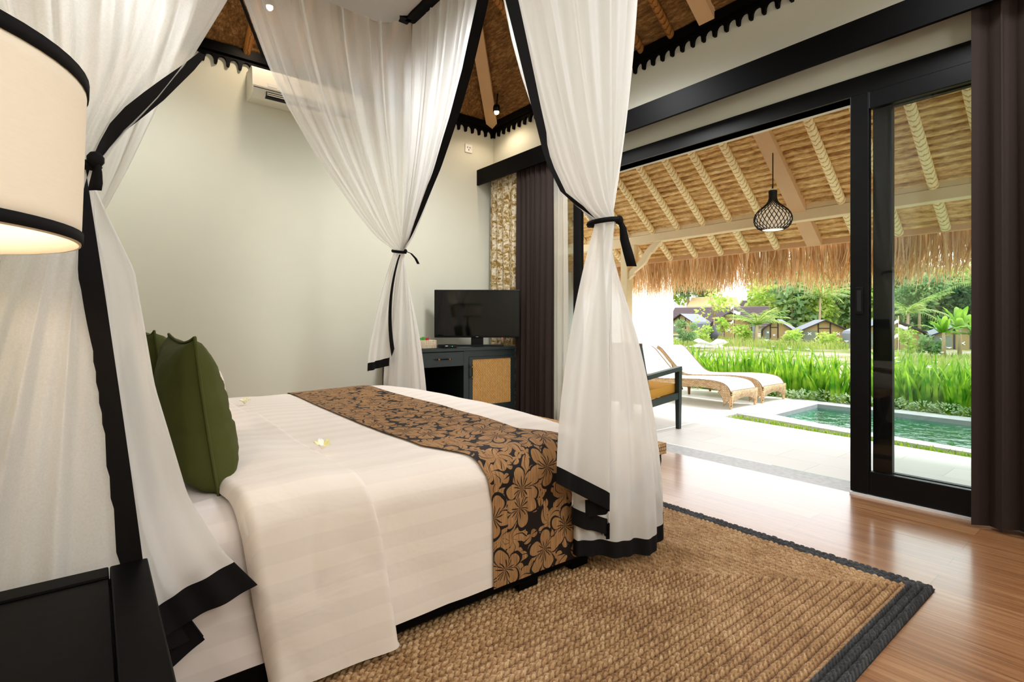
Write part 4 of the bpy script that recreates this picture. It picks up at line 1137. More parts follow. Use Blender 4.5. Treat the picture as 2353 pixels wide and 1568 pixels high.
# garden ground
g = MB(); n = 60; xs = np.concatenate([np.linspace(7.2, 12, 14), np.linspace(13, 120, 46)]); ys = np.linspace(-60, 130, 70)
P = np.zeros((len(xs), len(ys), 3))
for i, x in enumerate(xs):
    for j, y in enumerate(ys):
        dist = math.hypot(x, y)
        z = -0.03 if x < 8.6 else lerp(-0.03, -0.75, min(1, (x-8.6)/4))
        z += 0.12*noise.noise((x*0.2, y*0.2, 0)) if x > 11 else 0
        if y > 15 and x > 12: z += min(1.0, (y-15)/12)*0.45
        if dist > 50: z += (dist-50)*0.03
        P[i, j] = (x, y, z)
g.grid(P)
g.add([(5.0, -60, -0.12), (7.2, -60, -0.12), (7.2, -2.2, -0.12), (5.0, -2.2, -0.12)], [(0, 1, 2, 3)])
g.add([(3.6, 5.3, -0.05), (7.2, 5.3, -0.05), (7.2, 60, -0.05), (3.6, 60, -0.05)], [(0, 1, 2, 3)])
g.add([(5.0, -2.2, -0.06), (5.55, -2.2, -0.06), (5.55, 3.0, -0.06), (5.0, 3.0, -0.06)], [(0, 1, 2, 3)])
struct(g.build('ground', 'field_ground', None, True))

# white garden wall
struct(MB().box(3.65, 7.97, 5.45, 5.6, -0.1, 1.9).build('wall_garden', 'white_plaster'))

def blades(mb, cx, cy, n, h0, h1, spread, bend, wd, seed, z=0.0, seg=5):
    r = random.Random(seed)
    for k in range(n):
        a = r.random()*2*PI; rr = spread*math.sqrt(r.random()); h = lerp(h0, h1, r.random()); b = bend*(0.2+r.random()**1.6)
        x, y = cx+rr*math.cos(a)*0.6, cy+rr*math.sin(a)*0.6
        da = a+r.uniform(-0.6, 0.6); w = wd*(0.7+0.6*r.random()); sa = da+PI/2+r.uniform(-0.7, 0.7)
        P = np.zeros((seg+1, 2, 3))
        for i in range(seg+1):
            t = i/seg; out = b*h*t*t; zz = z+h*(t-0.25*b*t*t*t)
            ww = w*(1-t**2.2)*0.5+0.0006
            for j, sg in ((0, -1), (1, 1)):
                P[i, j] = (x+math.cos(da)*out+math.cos(sa)*ww*sg, y+math.sin(da)*out+math.sin(sa)*ww*sg, zz)
        mb.grid(P)
# iris clumps: four kinds, copied along the hedge
IR_L = 'clump of tall bright green sword leaved plants in the hedge behind the pool'
protos = []
for k in range(4):
    p = empty('iris_plant', (0, 0, 0), IR_L, 'plant', 'sword leaved plants behind the pool')
    mb = MB(); blades(mb, 0, 0, 30, 0.42, 0.80, 0.34, 0.45, 0.044, 100+k); mb.build('leaves', 'iris_leaf', p, True)
    r = random.Random(k)
    for q in range(1+k % 2):
        x, y, h = r.uniform(-0.25, 0.25), r.uniform(-0.25, 0.25), r.uniform(0.55, 0.78)
        vs = [(x, y, h)]; fs = []
        for e in range(3):
            a = e*2.1+r.random(); b = len(vs)
            vs += [(x+0.012*math.cos(a+1.2), y+0.012*math.sin(a+1.2), h+0.012), (x+0.035*math.cos(a), y+0.035*math.sin(a), h+0.015), (x+0.012*math.cos(a-1.2), y+0.012*math.sin(a-1.2), h+0.012)]
            fs.append((0, b, b+1, b+2))
        MB().add(vs, fs).build('flower', 'iris_flower', p)
    protos.append(p)
used = set(); r = random.Random(5)
for row, (xr, st) in enumerate(((7.62, 0.33), (7.98, 0.36), (8.35, 0.4))):
    y = -1.6+0.1*row
    while y < 7.2:
        x = xr+r.uniform(-0.1, 0.1)+(-0.15 if y < 1.5 else 0)
        if not (y > 5.1 and x < 8.2):
            k = r.randrange(4); rz = r.random()*6.28; sc = r.uniform(0.85, 1.12)
            if k in used: dup(protos[k], (x, y, -0.05), rz, sc)
            else:
                protos[k].location = (x, y, -0.05); protos[k].rotation_euler = (0, 0, rz); used.add(k)
        y += st*r.uniform(0.8, 1.2)
# variegated ground cover along the pool
GC = 'low clump of white edged green leaves bordering the far side of the pool'
protos = []
for k in range(3):
    mb = MB(); r = random.Random(60+k)
    for q in range(150):
        a = r.random()*2*PI; ph = math.acos(r.random()); rad = 0.17*(0.75+0.3*r.random())
        c = Vector((rad*math.sin(ph)*math.cos(a), rad*math.sin(ph)*math.sin(a), 0.02+0.7*rad*math.cos(ph)))
        d = Vector((math.cos(a)*0.8+r.uniform(-.5, .5), math.sin(a)*0.8+r.uniform(-.5, .5), r.uniform(0, 0.8))).normalized()
        s_ = d.cross(Vector((0, 0, 1))).normalized(); L = 0.055*(0.7+0.6*r.random())
        mb.add([c, c+d*L*0.5+s_*L*0.22, c+d*L, c+d*L*0.5-s_*L*0.22], [(0, 1, 2, 3)])
    o = mb.build('ground_cover_plant', 'cover_leaf'); tag(o, GC, 'plant', 'variegated plants along the pool'); protos.append(o)
used = set(); r = random.Random(9); y = -1.5
while y < 4.6:
    k = r.randrange(3); x = 7.34+r.uniform(-0.05, 0.06)
    o = protos[k] if k not in used else protos[k].copy()
    if k in used: COL.objects.link(o)
    used.add(k); o.location = (x, y, -0.03); o.rotation_euler = (0, 0, r.random()*6.28); s_ = r.uniform(0.8, 1.15); o.scale = (s_, s_, s_)
    y += r.uniform(0.2, 0.3)
# grass strip
mb = MB(); r = random.Random(3)
for k in range(1500):
    y = r.uniform(-2.0, 2.97); base = np.interp(y, [-2, 0.85, 3.0], [5.09, 5.12, 5.30]); wd = np.interp(y, [-2, 0.8, 2.0, 2.97], [0.07, 0.10, 0.09, 0.20])
    blades(mb, base+0.01+r.random()*wd, y, 1, 0.02, 0.055, 0.01, 0.8, 0.010, k, -0.02, 2)
tag(mb.build('grass_strip', 'grass_blade'), 'strip of short grass between the patio tiles and the pool', 'grass', kind='stuff')
mb = MB()
for k in range(260):
    blades(mb, r.uniform(5.0, 6.2), 5.25-r.random()*0.1, 1, 0.2, 0.5, 0.02, 0.4, 0.012, k+5000, 0.0, 3)
tag(mb.build('wall_grass', 'field_grass'), 'dry tufts of grass at the foot of the white garden wall', 'grass', kind='stuff')

# ---------------------------------------------------------------- patio roof
roof = empty('patio_roof', (5.05, 2.0, 0), 'thatched patio roof on cream beams with straw fringe', 'roof')
RX0, RX1 = 3.62, 5.42; RZ = lambda x: 2.14-0.80*(x-5.0)
Y0, Y1 = -2.5, 5.6
slen = math.hypot(RX1-RX0, RZ(RX1)-RZ(RX0)); du = Vector((RX0-RX1, 0, RZ(RX0)-RZ(RX1))).normalized(); nn = Vector((-0.80, 0, -1)).normalized()
P = thatch_slope(Y1-Y0, slen, 280, int(slen/0.009), (RX1, Y0, RZ(RX1)), (0, 1, 0), du, 0.062, 0.036, nrm=nn)
MB().grid(P).build('thatch', 'thatch_patio', roof, True)
MB().add([(RX0, Y0, RZ(RX0)+0.12), (RX1+0.1, Y0, RZ(RX1)+0.1), (RX1+0.1, Y1, RZ(RX1)+0.1), (RX0, Y1, RZ(RX0)+0.12)], [(0, 1, 2, 3)]).build('thatch_back', 'thatch_patio', roof)
for y in (-1.9, -1.5, -1.05, -0.6, -0.2, 0.15, 0.48, 0.82, 1.135, 1.45, 1.77, 2.48, 2.79, 3.08, 3.39, 3.72, 4.08, 4.43, 4.78, 5.12):
    x0, x1 = RX0, RX1-0.02
    MB().tube([(x0, y, RZ(x0)-0.05), (x1, y, RZ(x1)-0.05)], 0.036, 12).build('rafter', 'bamboo_pale', roof, True)
MB().bar((RX0, 2.12, RZ(RX0)-0.055), (RX1-0.02, 2.12, RZ(RX1-0.02)-0.055), 0.13, 0.075).build('rafter_board', 'tan_wood', roof)
bm_ = MB(); bm_.box(5.03, 5.15, Y0, Y1, 1.935, 2.028, 0.004); bm_.box(5.038, 5.142, Y0, Y1, 2.031, 2.075)
bm_.build('beam', 'cream_wood', roof)
MB().box(RX1-0.03, RX1+0.02, Y0, Y1, 1.742, 1.815, 0.003).build('fascia', 'tan_wood', roof)
MB().box(5.04, 5.14, 4.09, 4.19, 0, 2.075, 0.004).build('post', 'cream_wood', roof)
MB().box(5.045, 5.135, 3.99, 4.09, 1.70, 1.936, 0.003).build('bracket_block', 'cream_wood', roof)
MB().box(5.04, 5.14, -2.1, -2.0, 0, 2.075, 0.004).build('post', 'cream_wood', roof)
prof = []
lo = [(4.09, 1.53), (4.05, 1.56), (4.02, 1.575), (4.01, 1.61), (3.93, 1.655), (3.86, 1.70), (3.81, 1.765), (3.78, 1.815), (3.74, 1.82), (3.72, 1.85), (3.66, 1.90), (3.62, 1.935)]
hi = [(3.72, 1.936), (3.78, 1.90), (3.85, 1.84), (3.90, 1.765), (3.96, 1.715), (4.03, 1.66), (4.09, 1.615)]
vs = []
def strip3(A, B, x0, x1):
    mb = MB(); n = 24
    def res(L):
        L = np.array(L); d = np.r_[0, np.cumsum(np.hypot(*np.diff(L, axis=0).T))]; d /= d[-1]; t = np.linspace(0, 1, n)
        return np.stack([np.interp(t, d, L[:, 0]), np.interp(t, d, L[:, 1])], 1)
    a, b = res(A), res(B)
    for x in (x0, x1):
        mb.grid(np.array([[(x, p[0], p[1]) for p in a], [(x, p[0], p[1]) for p in b]]))
    for L in (a, b): mb.grid(np.array([[(x0, p[0], p[1]) for p in L], [(x1, p[0], p[1]) for p in L]]))
    return mb
strip3(lo, hi[::-1], 5.06, 5.11).build('brace', 'cream_wood', roof)
# fringe of straw
mb = MB(); tones = []; r = random.Random(77)
N = 5200
for k in range(N):
    y = r.uniform(Y0, Y1); x = RX1+0.02+r.random()*0.12; L = 0.30+0.14*r.random()+0.05*noise.noise((y*1.7, 0, 0))
    if r.random() < 0.25: L *= 1.12
    z0 = 1.80+r.random()*0.04-(x-RX1)*0.4
    dy = r.gauss(0.03, 0.05)+0.06*noise.noise((y*2.5, 3, 0)); dxx = 0.04+r.gauss(0.03, 0.03)
    w = 0.0045+0.004*r.random(); sa = r.uniform(-0.9, 0.9)
    P = np.zeros((4, 2, 3))
    for i in range(4):
        t = i/3
        for j, sg in ((0, -1), (1, 1)):
            ww = w*(1-0.75*t)
            P[i, j] = (x+dxx*t+sg*ww*math.sin(sa), y+dy*t*t*1.2+sg*ww*math.cos(sa), z0-L*t)
    mb.grid(P); tones += [r.random()]*8
fr_ = mb.build('thatch_fringe', 'straw', roof, False, attr={'tone': tones}); fr_['kind'] = 'stuff'

# outdoor pendant: perforated gourd
pd = empty('pendant_lamp', (4.5, 2.10, 2.5), 'black perforated gourd shaped pendant lamp hanging under the patio roof', 'pendant lamp')
PC = (4.5, 2.10, 1.79)
prof = [(0.085, 0.0), (0.118, 0.018), (0.142, 0.05), (0.15, 0.085), (0.143, 0.125), (0.12, 0.16), (0.085, 0.19), (0.055, 0.215), (0.037, 0.24), (0.03, 0.27), (0.030, 0.305), (0.032, 0.325), (0.024, 0.345)]
MB().lathe([(a*0.93, b) for a, b in prof], PC, 32).build('inner_shade', 'shade_linen', pd, True)
zz = [p[1] for p in prof]; rr_ = [p[0] for p in prof]
mb = MB(); nr = 25; rows = [0.0]
while rows[-1] < 0.33:
    rad = float(np.interp(rows[-1], zz, rr_)); rows.append(rows[-1]+max(0.010, rad*2*PI/nr*0.85))
for i, z in enumerate(rows[:-1]):
    for k in range(nr):
        a0 = 2*PI*(k+0.5*(i % 2))/nr
        for sg in (-0.5, 0.5):
            a1 = a0+sg*2*PI/nr
            def pp(a, z):
                rad = float(np.interp(z, zz, rr_)); return (PC[0]+rad*math.cos(a), PC[1]+rad*math.sin(a), PC[2]+z)
            mb.tube([pp(a0, z), pp(a1, rows[i+1])], 0.0033, 4, False)
    if i == 0:
        rad = float(np.interp(z, zz, rr_))
        mb.tube([(PC[0]+rad*math.cos(2*PI*q/40), PC[1]+rad*math.sin(2*PI*q/40), PC[2]+z) for q in range(41)], 0.0024, 4, False)
mb.build('lattice_shade', 'pendant_black', pd)
mb = MB().tube([(PC[0], PC[1], PC[2]+0.33), (PC[0], PC[1], 2.47)], 0.005, 6)
mb.tube([(PC[0]+0.028*math.cos(a), PC[1]+0.028*math.sin(a), PC[2]+0.34+0.045*math.sin(q)) for q, a in [(PI*k/8, 0.6) for k in range(9)]], 0.004, 5)
mb.build('cord', 'pendant_black', pd)

# ---------------------------------------------------------------- patio furniture
def lounger(x0, label):
    y0 = 3.16; W = 0.60
    L = empty('sun_lounger', (x0+W/2, 4.1, 0), label, 'sun lounger')
    # side profile (y, z): foot curls down, dips, then the back rises
    top = [(3.165, 0.13), (3.17, 0.20), (3.205, 0.265), (3.27, 0.30), (3.40, 0.318), (3.60, 0.318), (3.85, 0.302), (4.10, 0.285), (4.25, 0.285), (4.33, 0.315), (4.45, 0.43), (4.58, 0.56), (4.66, 0.64), (4.72, 0.665)]
    T_ = np.array(top); d = np.r_[0, np.cumsum(np.hypot(*np.diff(T_, axis=0).T))]; n = 60; t = np.linspace(0, d[-1], n)
    c = np.stack([np.interp(t, d, T_[:, 0]), np.interp(t, d, T_[:, 1])], 1)
    for _ in range(2): c[1:-1] = (c[:-2]+2*c[1:-1]+c[2:])/4
    P = np.zeros((n, 9, 3)); UV = np.zeros((n, 9, 2))
    for i in range(n):
        for j in range(9): P[i, j] = (x0+W*j/8, c[i, 0], c[i, 1]+0.004*math.sin(PI*j/8)); UV[i, j] = (W*j/8, t[i])
    MB().grid(P, UV).build('woven_bed', 'wicker_white', L, True)
    tg = np.gradient(c, axis=0); tg /= np.linalg.norm(tg, axis=1)[:, None]; nr_ = np.stack([tg[:, 1], -tg[:, 0]], 1)
    for x, nm in ((x0, 'side_rim'), (x0+W, 'side_rim')):
        Q = np.zeros((n, 4, 3)); U = np.zeros((n, 4, 2)); m = int(n*1.0)
        for i in range(n):
            dep = 0.10 if c[i, 0] < 4.3 else 0.045
            for j in range(4):
                k = j/3
                Q[i, j] = (x+0.002*math.sin(PI*k), c[i, 0]+(nr_[i, 0]*dep*k if c[i, 0] > 3.25 else dep*k*0.9), c[i, 1]-(dep*k if c[i, 0] < 4.3 else -nr_[i, 1]*dep*k)+0.004); U[i, j] = (t[i], dep*k)
        MB().grid(Q, U).build(nm, 'wicker_weave', L, True, 0.02)
    # curved apron at the foot with arch
    n2 = 17; Q = np.zeros((2, n2, 3)); U = np.zeros((2, n2, 2))
    for j in range(n2):
        s_ = j/(n2-1); x = x0+W*s_; zb = 0.02+0.105*math.sin(PI*s_)**0.45
        Q[0, j] = (x, y0+0.002, 0.215); Q[1, j] = (x, y0+0.012, zb); U[0, j] = (W*s_, 0); U[1, j] = (W*s_, 0.2-zb)
    MB().grid(Q, U).build('foot_apron', 'wicker_weave', L, True, 0.02)
    for (x, y, zt) in ((x0+0.015, y0+0.02, 0.16), (x0+W-0.015, y0+0.02, 0.16), (x0+0.03, 4.22, 0.22), (x0+W-0.03, 4.22, 0.22)):
        MB().tube([(x, y, zt), (x, y, 0.03), (x, y, 0.0)], [0.03, 0.017, 0.014], 8).build('leg', 'brown_back' if y > 4 else 'tan_wood', L, True)
    MB().bar((x0+0.08, 4.36, 0.05), (x0+0.08, 4.60, 0.55), 0.02, 0.02).build('back_prop', 'brown_back', L)
    MB().bar((x0+W-0.08, 4.36, 0.05), (x0+W-0.08, 4.60, 0.55), 0.02, 0.02).build('back_prop', 'brown_back', L)
lounger(5.765, 'pale wicker sun lounger nearer the black armchair')
lounger(6.52, 'pale wicker sun lounger on the far side, beside the green hedge')

ch = empty('armchair', (4.05, 3.2, 0), 'black framed patio armchair with mustard seat cushion', 'armchair')
cy0, cy1 = 2.885, 3.50
def leg(pts, w=0.05, d=0.04):
    mb = MB()
    for a, b in zip(pts[:-1], pts[1:]): mb.bar(a, b, d, w, (1, 0, 0) if abs(a[2]-b[2]) > abs(a[0]-b[0]) else (0, 0, 1))
    return mb
for y in (cy0+0.025, cy1-0.025):
    MB().add([(4.322+dx, y+dy, 0) for dx, dy in ((0.0, -0.018), (0.036, -0.018), (0.036, 0.018), (0.0, 0.018))]+[(4.315+dx, y+dy, 0.58) for dx, dy in ((0, -0.025), (0.05, -0.025), (0.05, 0.025), (0, 0.025))],
             [(0, 3, 2, 1), (4, 5, 6, 7), (0, 1, 5, 4), (1, 2, 6, 5), (2, 3, 7, 6), (3, 0, 4, 7)]).build('leg', 'dark_green_wood', ch)
    MB().bar((3.80, y, 0.0), (3.86, y, 0.34), 0.05, 0.05, (1, 0, 0)).build('leg', 'dark_green_wood', ch)
    MB().bar((3.86, y, 0.32), (3.735, y, 0.80), 0.05, 0.055, (1, 0, 0)).build('back_post', 'dark_green_wood', ch)
    MB().bar((4.366, y, 0.572), (3.76, y, 0.505), 0.05, 0.04).build('armrest', 'dark_green_wood', ch)
    MB().bar((4.33, y, 0.315), (3.86, y, 0.27), 0.035, 0.06).build('side_rail', 'dark_green_wood', ch)
MB().box(4.31, 4.345, cy0+0.05, cy1-0.05, 0.285, 0.345).build('front_rail', 'dark_green_wood', ch)
MB().bar((3.84, cy0+0.05, 0.3), (3.84, cy1-0.05, 0.3), 0.035, 0.06).build('back_rail', 'dark_green_wood', ch)
vs = [(x, y, z) for (x, z) in ((3.87, 0.30), (4.335, 0.345), (4.335, 0.425), (3.86, 0.385)) for y in (cy0+0.052, cy1-0.052)]
MB().add(vs, [(0, 2, 3, 1), (2, 4, 5, 3), (4, 6, 7, 5), (6, 0, 1, 7), (0, 6, 4, 2), (1, 3, 5, 7)]).build('seat_cushion', 'mustard', ch)
vs = [(x, y, z) for (x, z) in ((3.80, 0.34), (3.865, 0.36), (3.80, 0.82), (3.725, 0.82)) for y in (cy0+0.03, cy1-0.03)]
MB().add(vs, [(0, 2, 3, 1), (2, 4, 5, 3), (4, 6, 7, 5), (6, 0, 1, 7), (0, 6, 4, 2), (1, 3, 5, 7)]).build('back_cushion', 'brown_back', ch)

st = empty('side_table', (4.6, 3.62, 0), 'small patio side table with pale top behind the armchair', 'side table')
MB().box(4.42, 4.80, 3.58, 3.98, 0.43, 0.455, 0.004).build('table_top', 'light_top', st)
MB().box(4.44, 4.78, 3.60, 3.96, 0.37, 0.429).build('apron', 'dark_green_wood', st)
for (x, y) in ((4.46, 3.62), (4.76, 3.62), (4.46, 3.94), (4.76, 3.94)):
    MB().box(x-0.018, x+0.018, y-0.018, y+0.018, 0, 0.37).build('leg', 'dark_green_wood', st)

# ---------------------------------------------------------------- huts, houses and trees beyond the field
def hut(x, y, z, wd, hh, rz, lab, depth=2.5, doorx=0.0):
    h = empty('hut', (0, 0, 0), lab, 'hut', 'black framed cabins across the field')
    w = wd/2; he = hh*0.58
    out = [(-w, 0), (-w, he-0.15), (-w+0.10, he+0.03), (0, hh), (w-0.10, he+0.03), (w, he-0.15), (w, 0)]
    inn = [(p*0.94, q*0.965) for p, q in out]
    mb = MB(); n = len(out)
    for L, y0_, y1_ in ((out, -0.35, depth),):
        for i in range(n-1):
            a, b = L[i], L[i+1]; c, d = inn[i], inn[i+1]
            mb.add([(a[0], y0_, a[1]), (b[0], y0_, b[1]), (b[0], y1_, b[1]), (a[0], y1_, a[1])], [(0, 1, 2, 3)])
            mb.add([(c[0], y0_, c[1]), (d[0], y0_, d[1]), (d[0], y1_, d[1]), (c[0], y1_, c[1])], [(0, 1, 2, 3)])
    mb.build('roof_shell', 'hut_shell', h)
    mb = MB()
    for i in range(n-1):
        a, b = out[i], out[i+1]; c, d = [(p*0.93, q*0.955) for p, q in (out[i], out[i+1])]
        mb.add([(a[0], -0.352, a[1]), (b[0], -0.352, b[1]), (d[0], -0.352, d[1]), (c[0], -0.352, c[1])], [(0, 1, 2, 3)])
        mb.add([(c[0], -0.352, c[1]), (d[0], -0.352, d[1]), (d[0], 0.05, d[1]), (c[0], 0.05, c[1])], [(0, 1, 2, 3)])
    mb.build('edge_trim', 'hut_frame', h)
    MB().prism(inn, 'y', 0.0, 0.08).build('front_wall', 'hut_front', h)
    fm = MB()
    for xx in (doorx-wd*0.12, doorx+wd*0.12):
        fm.box(xx-0.05, xx+0.05, -0.03, 0.0, 0, hh*(1-0.42*abs(xx)/w)*0.94)
    fm.box(doorx-wd*0.12, doorx+wd*0.12, -0.03, 0, hh*0.62, hh*0.66); fm.build('door_frame', 'hut_frame', h)
    MB().box(-w*0.85, doorx-wd*0.15, -0.02, 0, hh*0.12, hh*0.55).build('window', 'hut_glass', h)
    for (qx, qz) in ((-w*0.6, hh*0.42), (doorx, hh*0.3), (w*0.55, hh*0.42)):
        mk = MB(); s_ = wd*0.035
        mk.bar((qx-s_, -0.035, qz-s_*0.8), (qx+s_, -0.035, qz+s_*0.8), 0.02, 0.05).bar((qx-s_, -0.045, qz+s_*0.8), (qx+s_, -0.045, qz-s_*0.8), 0.02, 0.05)
        mk.build('cross_tape', 'white_sheet', h)
    h.location = (x, y, z); h.rotation_euler = (0, 0, rz)
    return h
def facing(x, y): return math.atan2(-x, y)          # local -y looks back at the room
hut(47.9, 18.1, -0.75, 3.75, 2.05, facing(47.9, 18.1)+0.30, 'cabin with three white crosses beside the door post, right of the small palm')
hut(46.9, 21.5, -0.65, 2.5, 2.0, facing(46, 21)-0.15, 'narrower cabin partly behind the small palm', doorx=-0.25)
hut(44.8, 24.6, -0.35, 3.5, 2.4, facing(44, 24)-0.1, 'cabin behind the flag pole with black bag', doorx=-0.2)
hut(42.6, 12.0, -0.9, 4.3, 2.25, facing(43, 12)+0.35, 'cabin seen through the sliding glass door')
hut(43.3, 28.6, 0.0, 2.8, 1.9, facing(42, 27)-0.6, 'cabin with grey curved roof half hidden behind bushes at left')
hut(45.0, 8.6, -0.9, 3.6, 1.9, facing(45, 8)+0.3, 'grey cabin behind the banana plants')

def house(name, x, y, z, L, D, wall_h, roof_h, rz, roofm, wallm, lab):
    h = empty(name, (0, 0, 0), lab, 'house')
    MB().box(-L/2, L/2, -D/2, D/2, 0, wall_h).build('wall', wallm, h)
    e = 0.8
    mb = MB().add([(-L/2-e, -D/2-e, wall_h-0.1), (L/2+e, -D/2-e, wall_h-0.1), (L/2+e*0.3, 0, wall_h+roof_h), (-L/2-e*0.3, 0, wall_h+roof_h), (-L/2-e, D/2+e, wall_h-0.1), (L/2+e, D/2+e, wall_h-0.1)],
                  [(0, 1, 2, 3), (3, 2, 5, 4), (0, 3, 4), (1, 5, 2)])
    rows = 12
    for k in range(rows):
        t = k/rows
        a = (lerp(-L/2-e, -L/2-e*0.3, t), lerp(-D/2-e, 0, t)-0.03, lerp(wall_h-0.1, wall_h+roof_h, t)); b = (-a[0], a[1], a[2])
        mb.bar(a, b, 0.14, 0.10)
    mb.build('tiled_roof', roofm, h)
    for k in range(3):
        xw_ = lerp(-L*0.3, L*0.3, k/2)
        MB().box(xw_-0.6, xw_+0.6, -D/2-0.05, -D/2, wall_h*0.3, wall_h*0.8).build('window', 'hut_glass', h)
    if name == 'roof_house':
        for sx in (1,):
            MB().bar((sx*(L/2+e), -D/2-e, wall_h-0.1), (sx*(L/2+e*0.3), 0, wall_h+roof_h+0.1), 0.15, 0.35).build('gable_trim', 'red_trim', h)
    h.location = (x, y, z); h.rotation_euler = (0, 0, rz); return h
house('house', 56.2, 32.2, -0.6, 9.5, 5, 1.4, 2.1, facing(56, 32)-0.1, 'roof_tile', 'pale_wall', 'dark tiled house roof rising behind the cabins at left')
house('house', 73, 34.0, 1.0, 7.5, 5, 1.6, 1.6, facing(71, 35), 'roof_tile', 'pale_wall', 'farther dark tiled roof below the straw fringe')
house('house', 70.5, 41.4, 1.4, 5.5, 5, 1.9, 1.5, facing(71, 40), 'ochre_tile', 'pale_wall', 'pale house with ochre roof under the straw fringe')

# trees ------------------------------------------------------------
def leafcloud(mb, blobs, n, size, seed):
    r = random.Random(seed)
    tot = sum(b[3]**2 for b in blobs)
    for (bx, by, bz, br) in blobs:
        m = int(n*br*br/tot)
        for k in range(m):
            a = r.random()*2*PI; c_ = r.uniform(-1, 1); s_ = math.sqrt(1-c_*c_); rad = br*(0.55+0.5*r.random())
            c = Vector((bx+rad*s_*math.cos(a), by+rad*s_*math.sin(a), bz+rad*c_*0.8))
            d = Vector((r.uniform(-1, 1), r.uniform(-1, 1), r.uniform(-0.9, 0.5))).normalized()
            e = d.cross(Vector((r.uniform(-1, 1), r.uniform(-1, 1), r.uniform(-1, 1)))).normalized(); L = size*r.uniform(0.6, 1.3)
            mb.add([c, c+d*L*0.5+e*L*0.25, c+d*L, c+d*L*0.5-e*L*0.25], [(0, 1, 2, 3)])
def tree(x, y, z, H, R, mat, lab, seed, n=1500, size=0.5, group=None, trunk=True, cat='tree', name='tree', lowest=0.42):
    t = empty(name, (0, 0, 0), lab, cat, group); r = random.Random(seed)
    blobs = []
    for k in range(9):
        a = r.random()*2*PI; q = R*0.65*math.sqrt(r.random())
        blobs.append((q*math.cos(a), q*math.sin(a), H*(lowest+(0.95-lowest)*r.random()), R*r.uniform(0.35, 0.55)))
    if trunk:
        MB().tube([(0, 0, 0), (0.1, 0, H*0.4), (0, 0.1, H*0.75)], [H*0.025, H*0.018, H*0.01], 7).build('trunk', 'trunk', t, True)
        mb = MB()
        for b in blobs[:6]: mb.tube([(0.05, 0.05, H*0.4), (b[0]*0.5, b[1]*0.5, (H*0.4+b[2])/2), (b[0], b[1], b[2])], [H*0.012, H*0.008, H*0.004], 5)
        mb.build('branches', 'trunk', t, True)
    mb = MB(); leafcloud(mb, blobs, n, size, seed+1); mb.build('foliage', mat, t)
    t.location = (x, y, z); return t
def frond(mb, base, az, L, droop, lift, lw, nl=16, seed=0):
    r = random.Random(seed); pts = []
    for i in range(nl+1):
        t = i/nl; out = L*t*math.cos(lift*(1-t)); zz = L*(math.sin(lift)*t-droop*t*t)
        pts.append(Vector((base[0]+out*math.cos(az), base[1]+out*math.sin(az), base[2]+zz)))
    side = Vector((-math.sin(az), math.cos(az), 0))
    mb.tube(pts[::4]+([pts[-1]] if nl % 4 else []), [0.03*L/2]*len(pts[::4]+([pts[-1]] if nl % 4 else [])), 4)
    for i in range(1, nl+1):
        t = i/nl; p = pts[i]; d = (pts[i]-pts[i-1]).normalized(); ll = lw*math.sin(PI*min(0.95, 0.12+0.8*t))**0.6
        for sg in (-1, 1):
            e = p+side*sg*ll*0.85+d*ll*0.5+Vector((0, 0, -ll*r.uniform(0.15, 0.6)))
            w = d*ll*0.055+Vector((0, 0, 0.01))
            mb.add([p-w, p+w, e], [(0, 1, 2)])
def palm(x, y, z, H, L, nf, mat, lab, seed, lean=0.3, group=None):
    p = empty('palm_tree', (0, 0, 0), lab, 'palm tree', group); r = random.Random(seed)
    if H > 0.3: MB().tube([(-lean, 0, 0), (-lean*0.6, 0, H*0.4), (0, 0, H)], [0.16, 0.12, 0.10], 8).build('trunk', 'trunk', p, True)
    mb = MB()
    for k in range(nf):
        az = 2*PI*k/nf+r.uniform(-0.25, 0.25); lift = r.uniform(0.3, 1.35)
        frond(mb, (0, 0, H), az, L*r.uniform(0.85, 1.1), r.uniform(0.35, 0.75)*(1.2-0.4*lift), lift, L*0.24, 18, seed*31+k)
    mb.build('fronds', mat, p); p.location = (x, y, z); return p
def banana(x, y, z, H, lab, seed, group=None):
    p = empty('banana_plant', (0, 0, 0), lab, 'banana plant', group); r = random.Random(seed)
    MB().tube([(0, 0, 0), (0.05, 0, H*0.35), (0, 0, H*0.55)], [0.10, 0.085, 0.06], 8).build('stem', 'trunk', p, True)
    for k in range(12):
        az = 2*PI*k/12*2.4+r.random(); L = H*r.uniform(0.5, 0.72); lift = r.uniform(0.45, 1.45); mb = MB(); n = 12; P = np.zeros((n, 3, 3))
        for i in range(n):
            t = i/(n-1); out = L*t*math.cos(lift)+0.25*L*t*t*math.cos(lift); zz = H*0.5+L*(math.sin(lift)*t-(1.15-0.55*lift)*0.75*t*t)
            wd = 0.115*H/2*(math.sin(PI*min(1, 0.04+0.96*t))**0.5)*(0.25 if t < 0.12 else 1)
            for j, sg in ((0, -1), (1, 0), (2, 1)):
                P[i, j] = (out*math.cos(az)-math.sin(az)*wd*sg, out*math.sin(az)+math.cos(az)*wd*sg, zz-abs(sg)*wd*0.35+0.03*math.sin(i*2.2)*abs(sg))
        mb.grid(P).build('leaf', 'banana_leaf', p, True)
    p.location = (x, y, z); return p

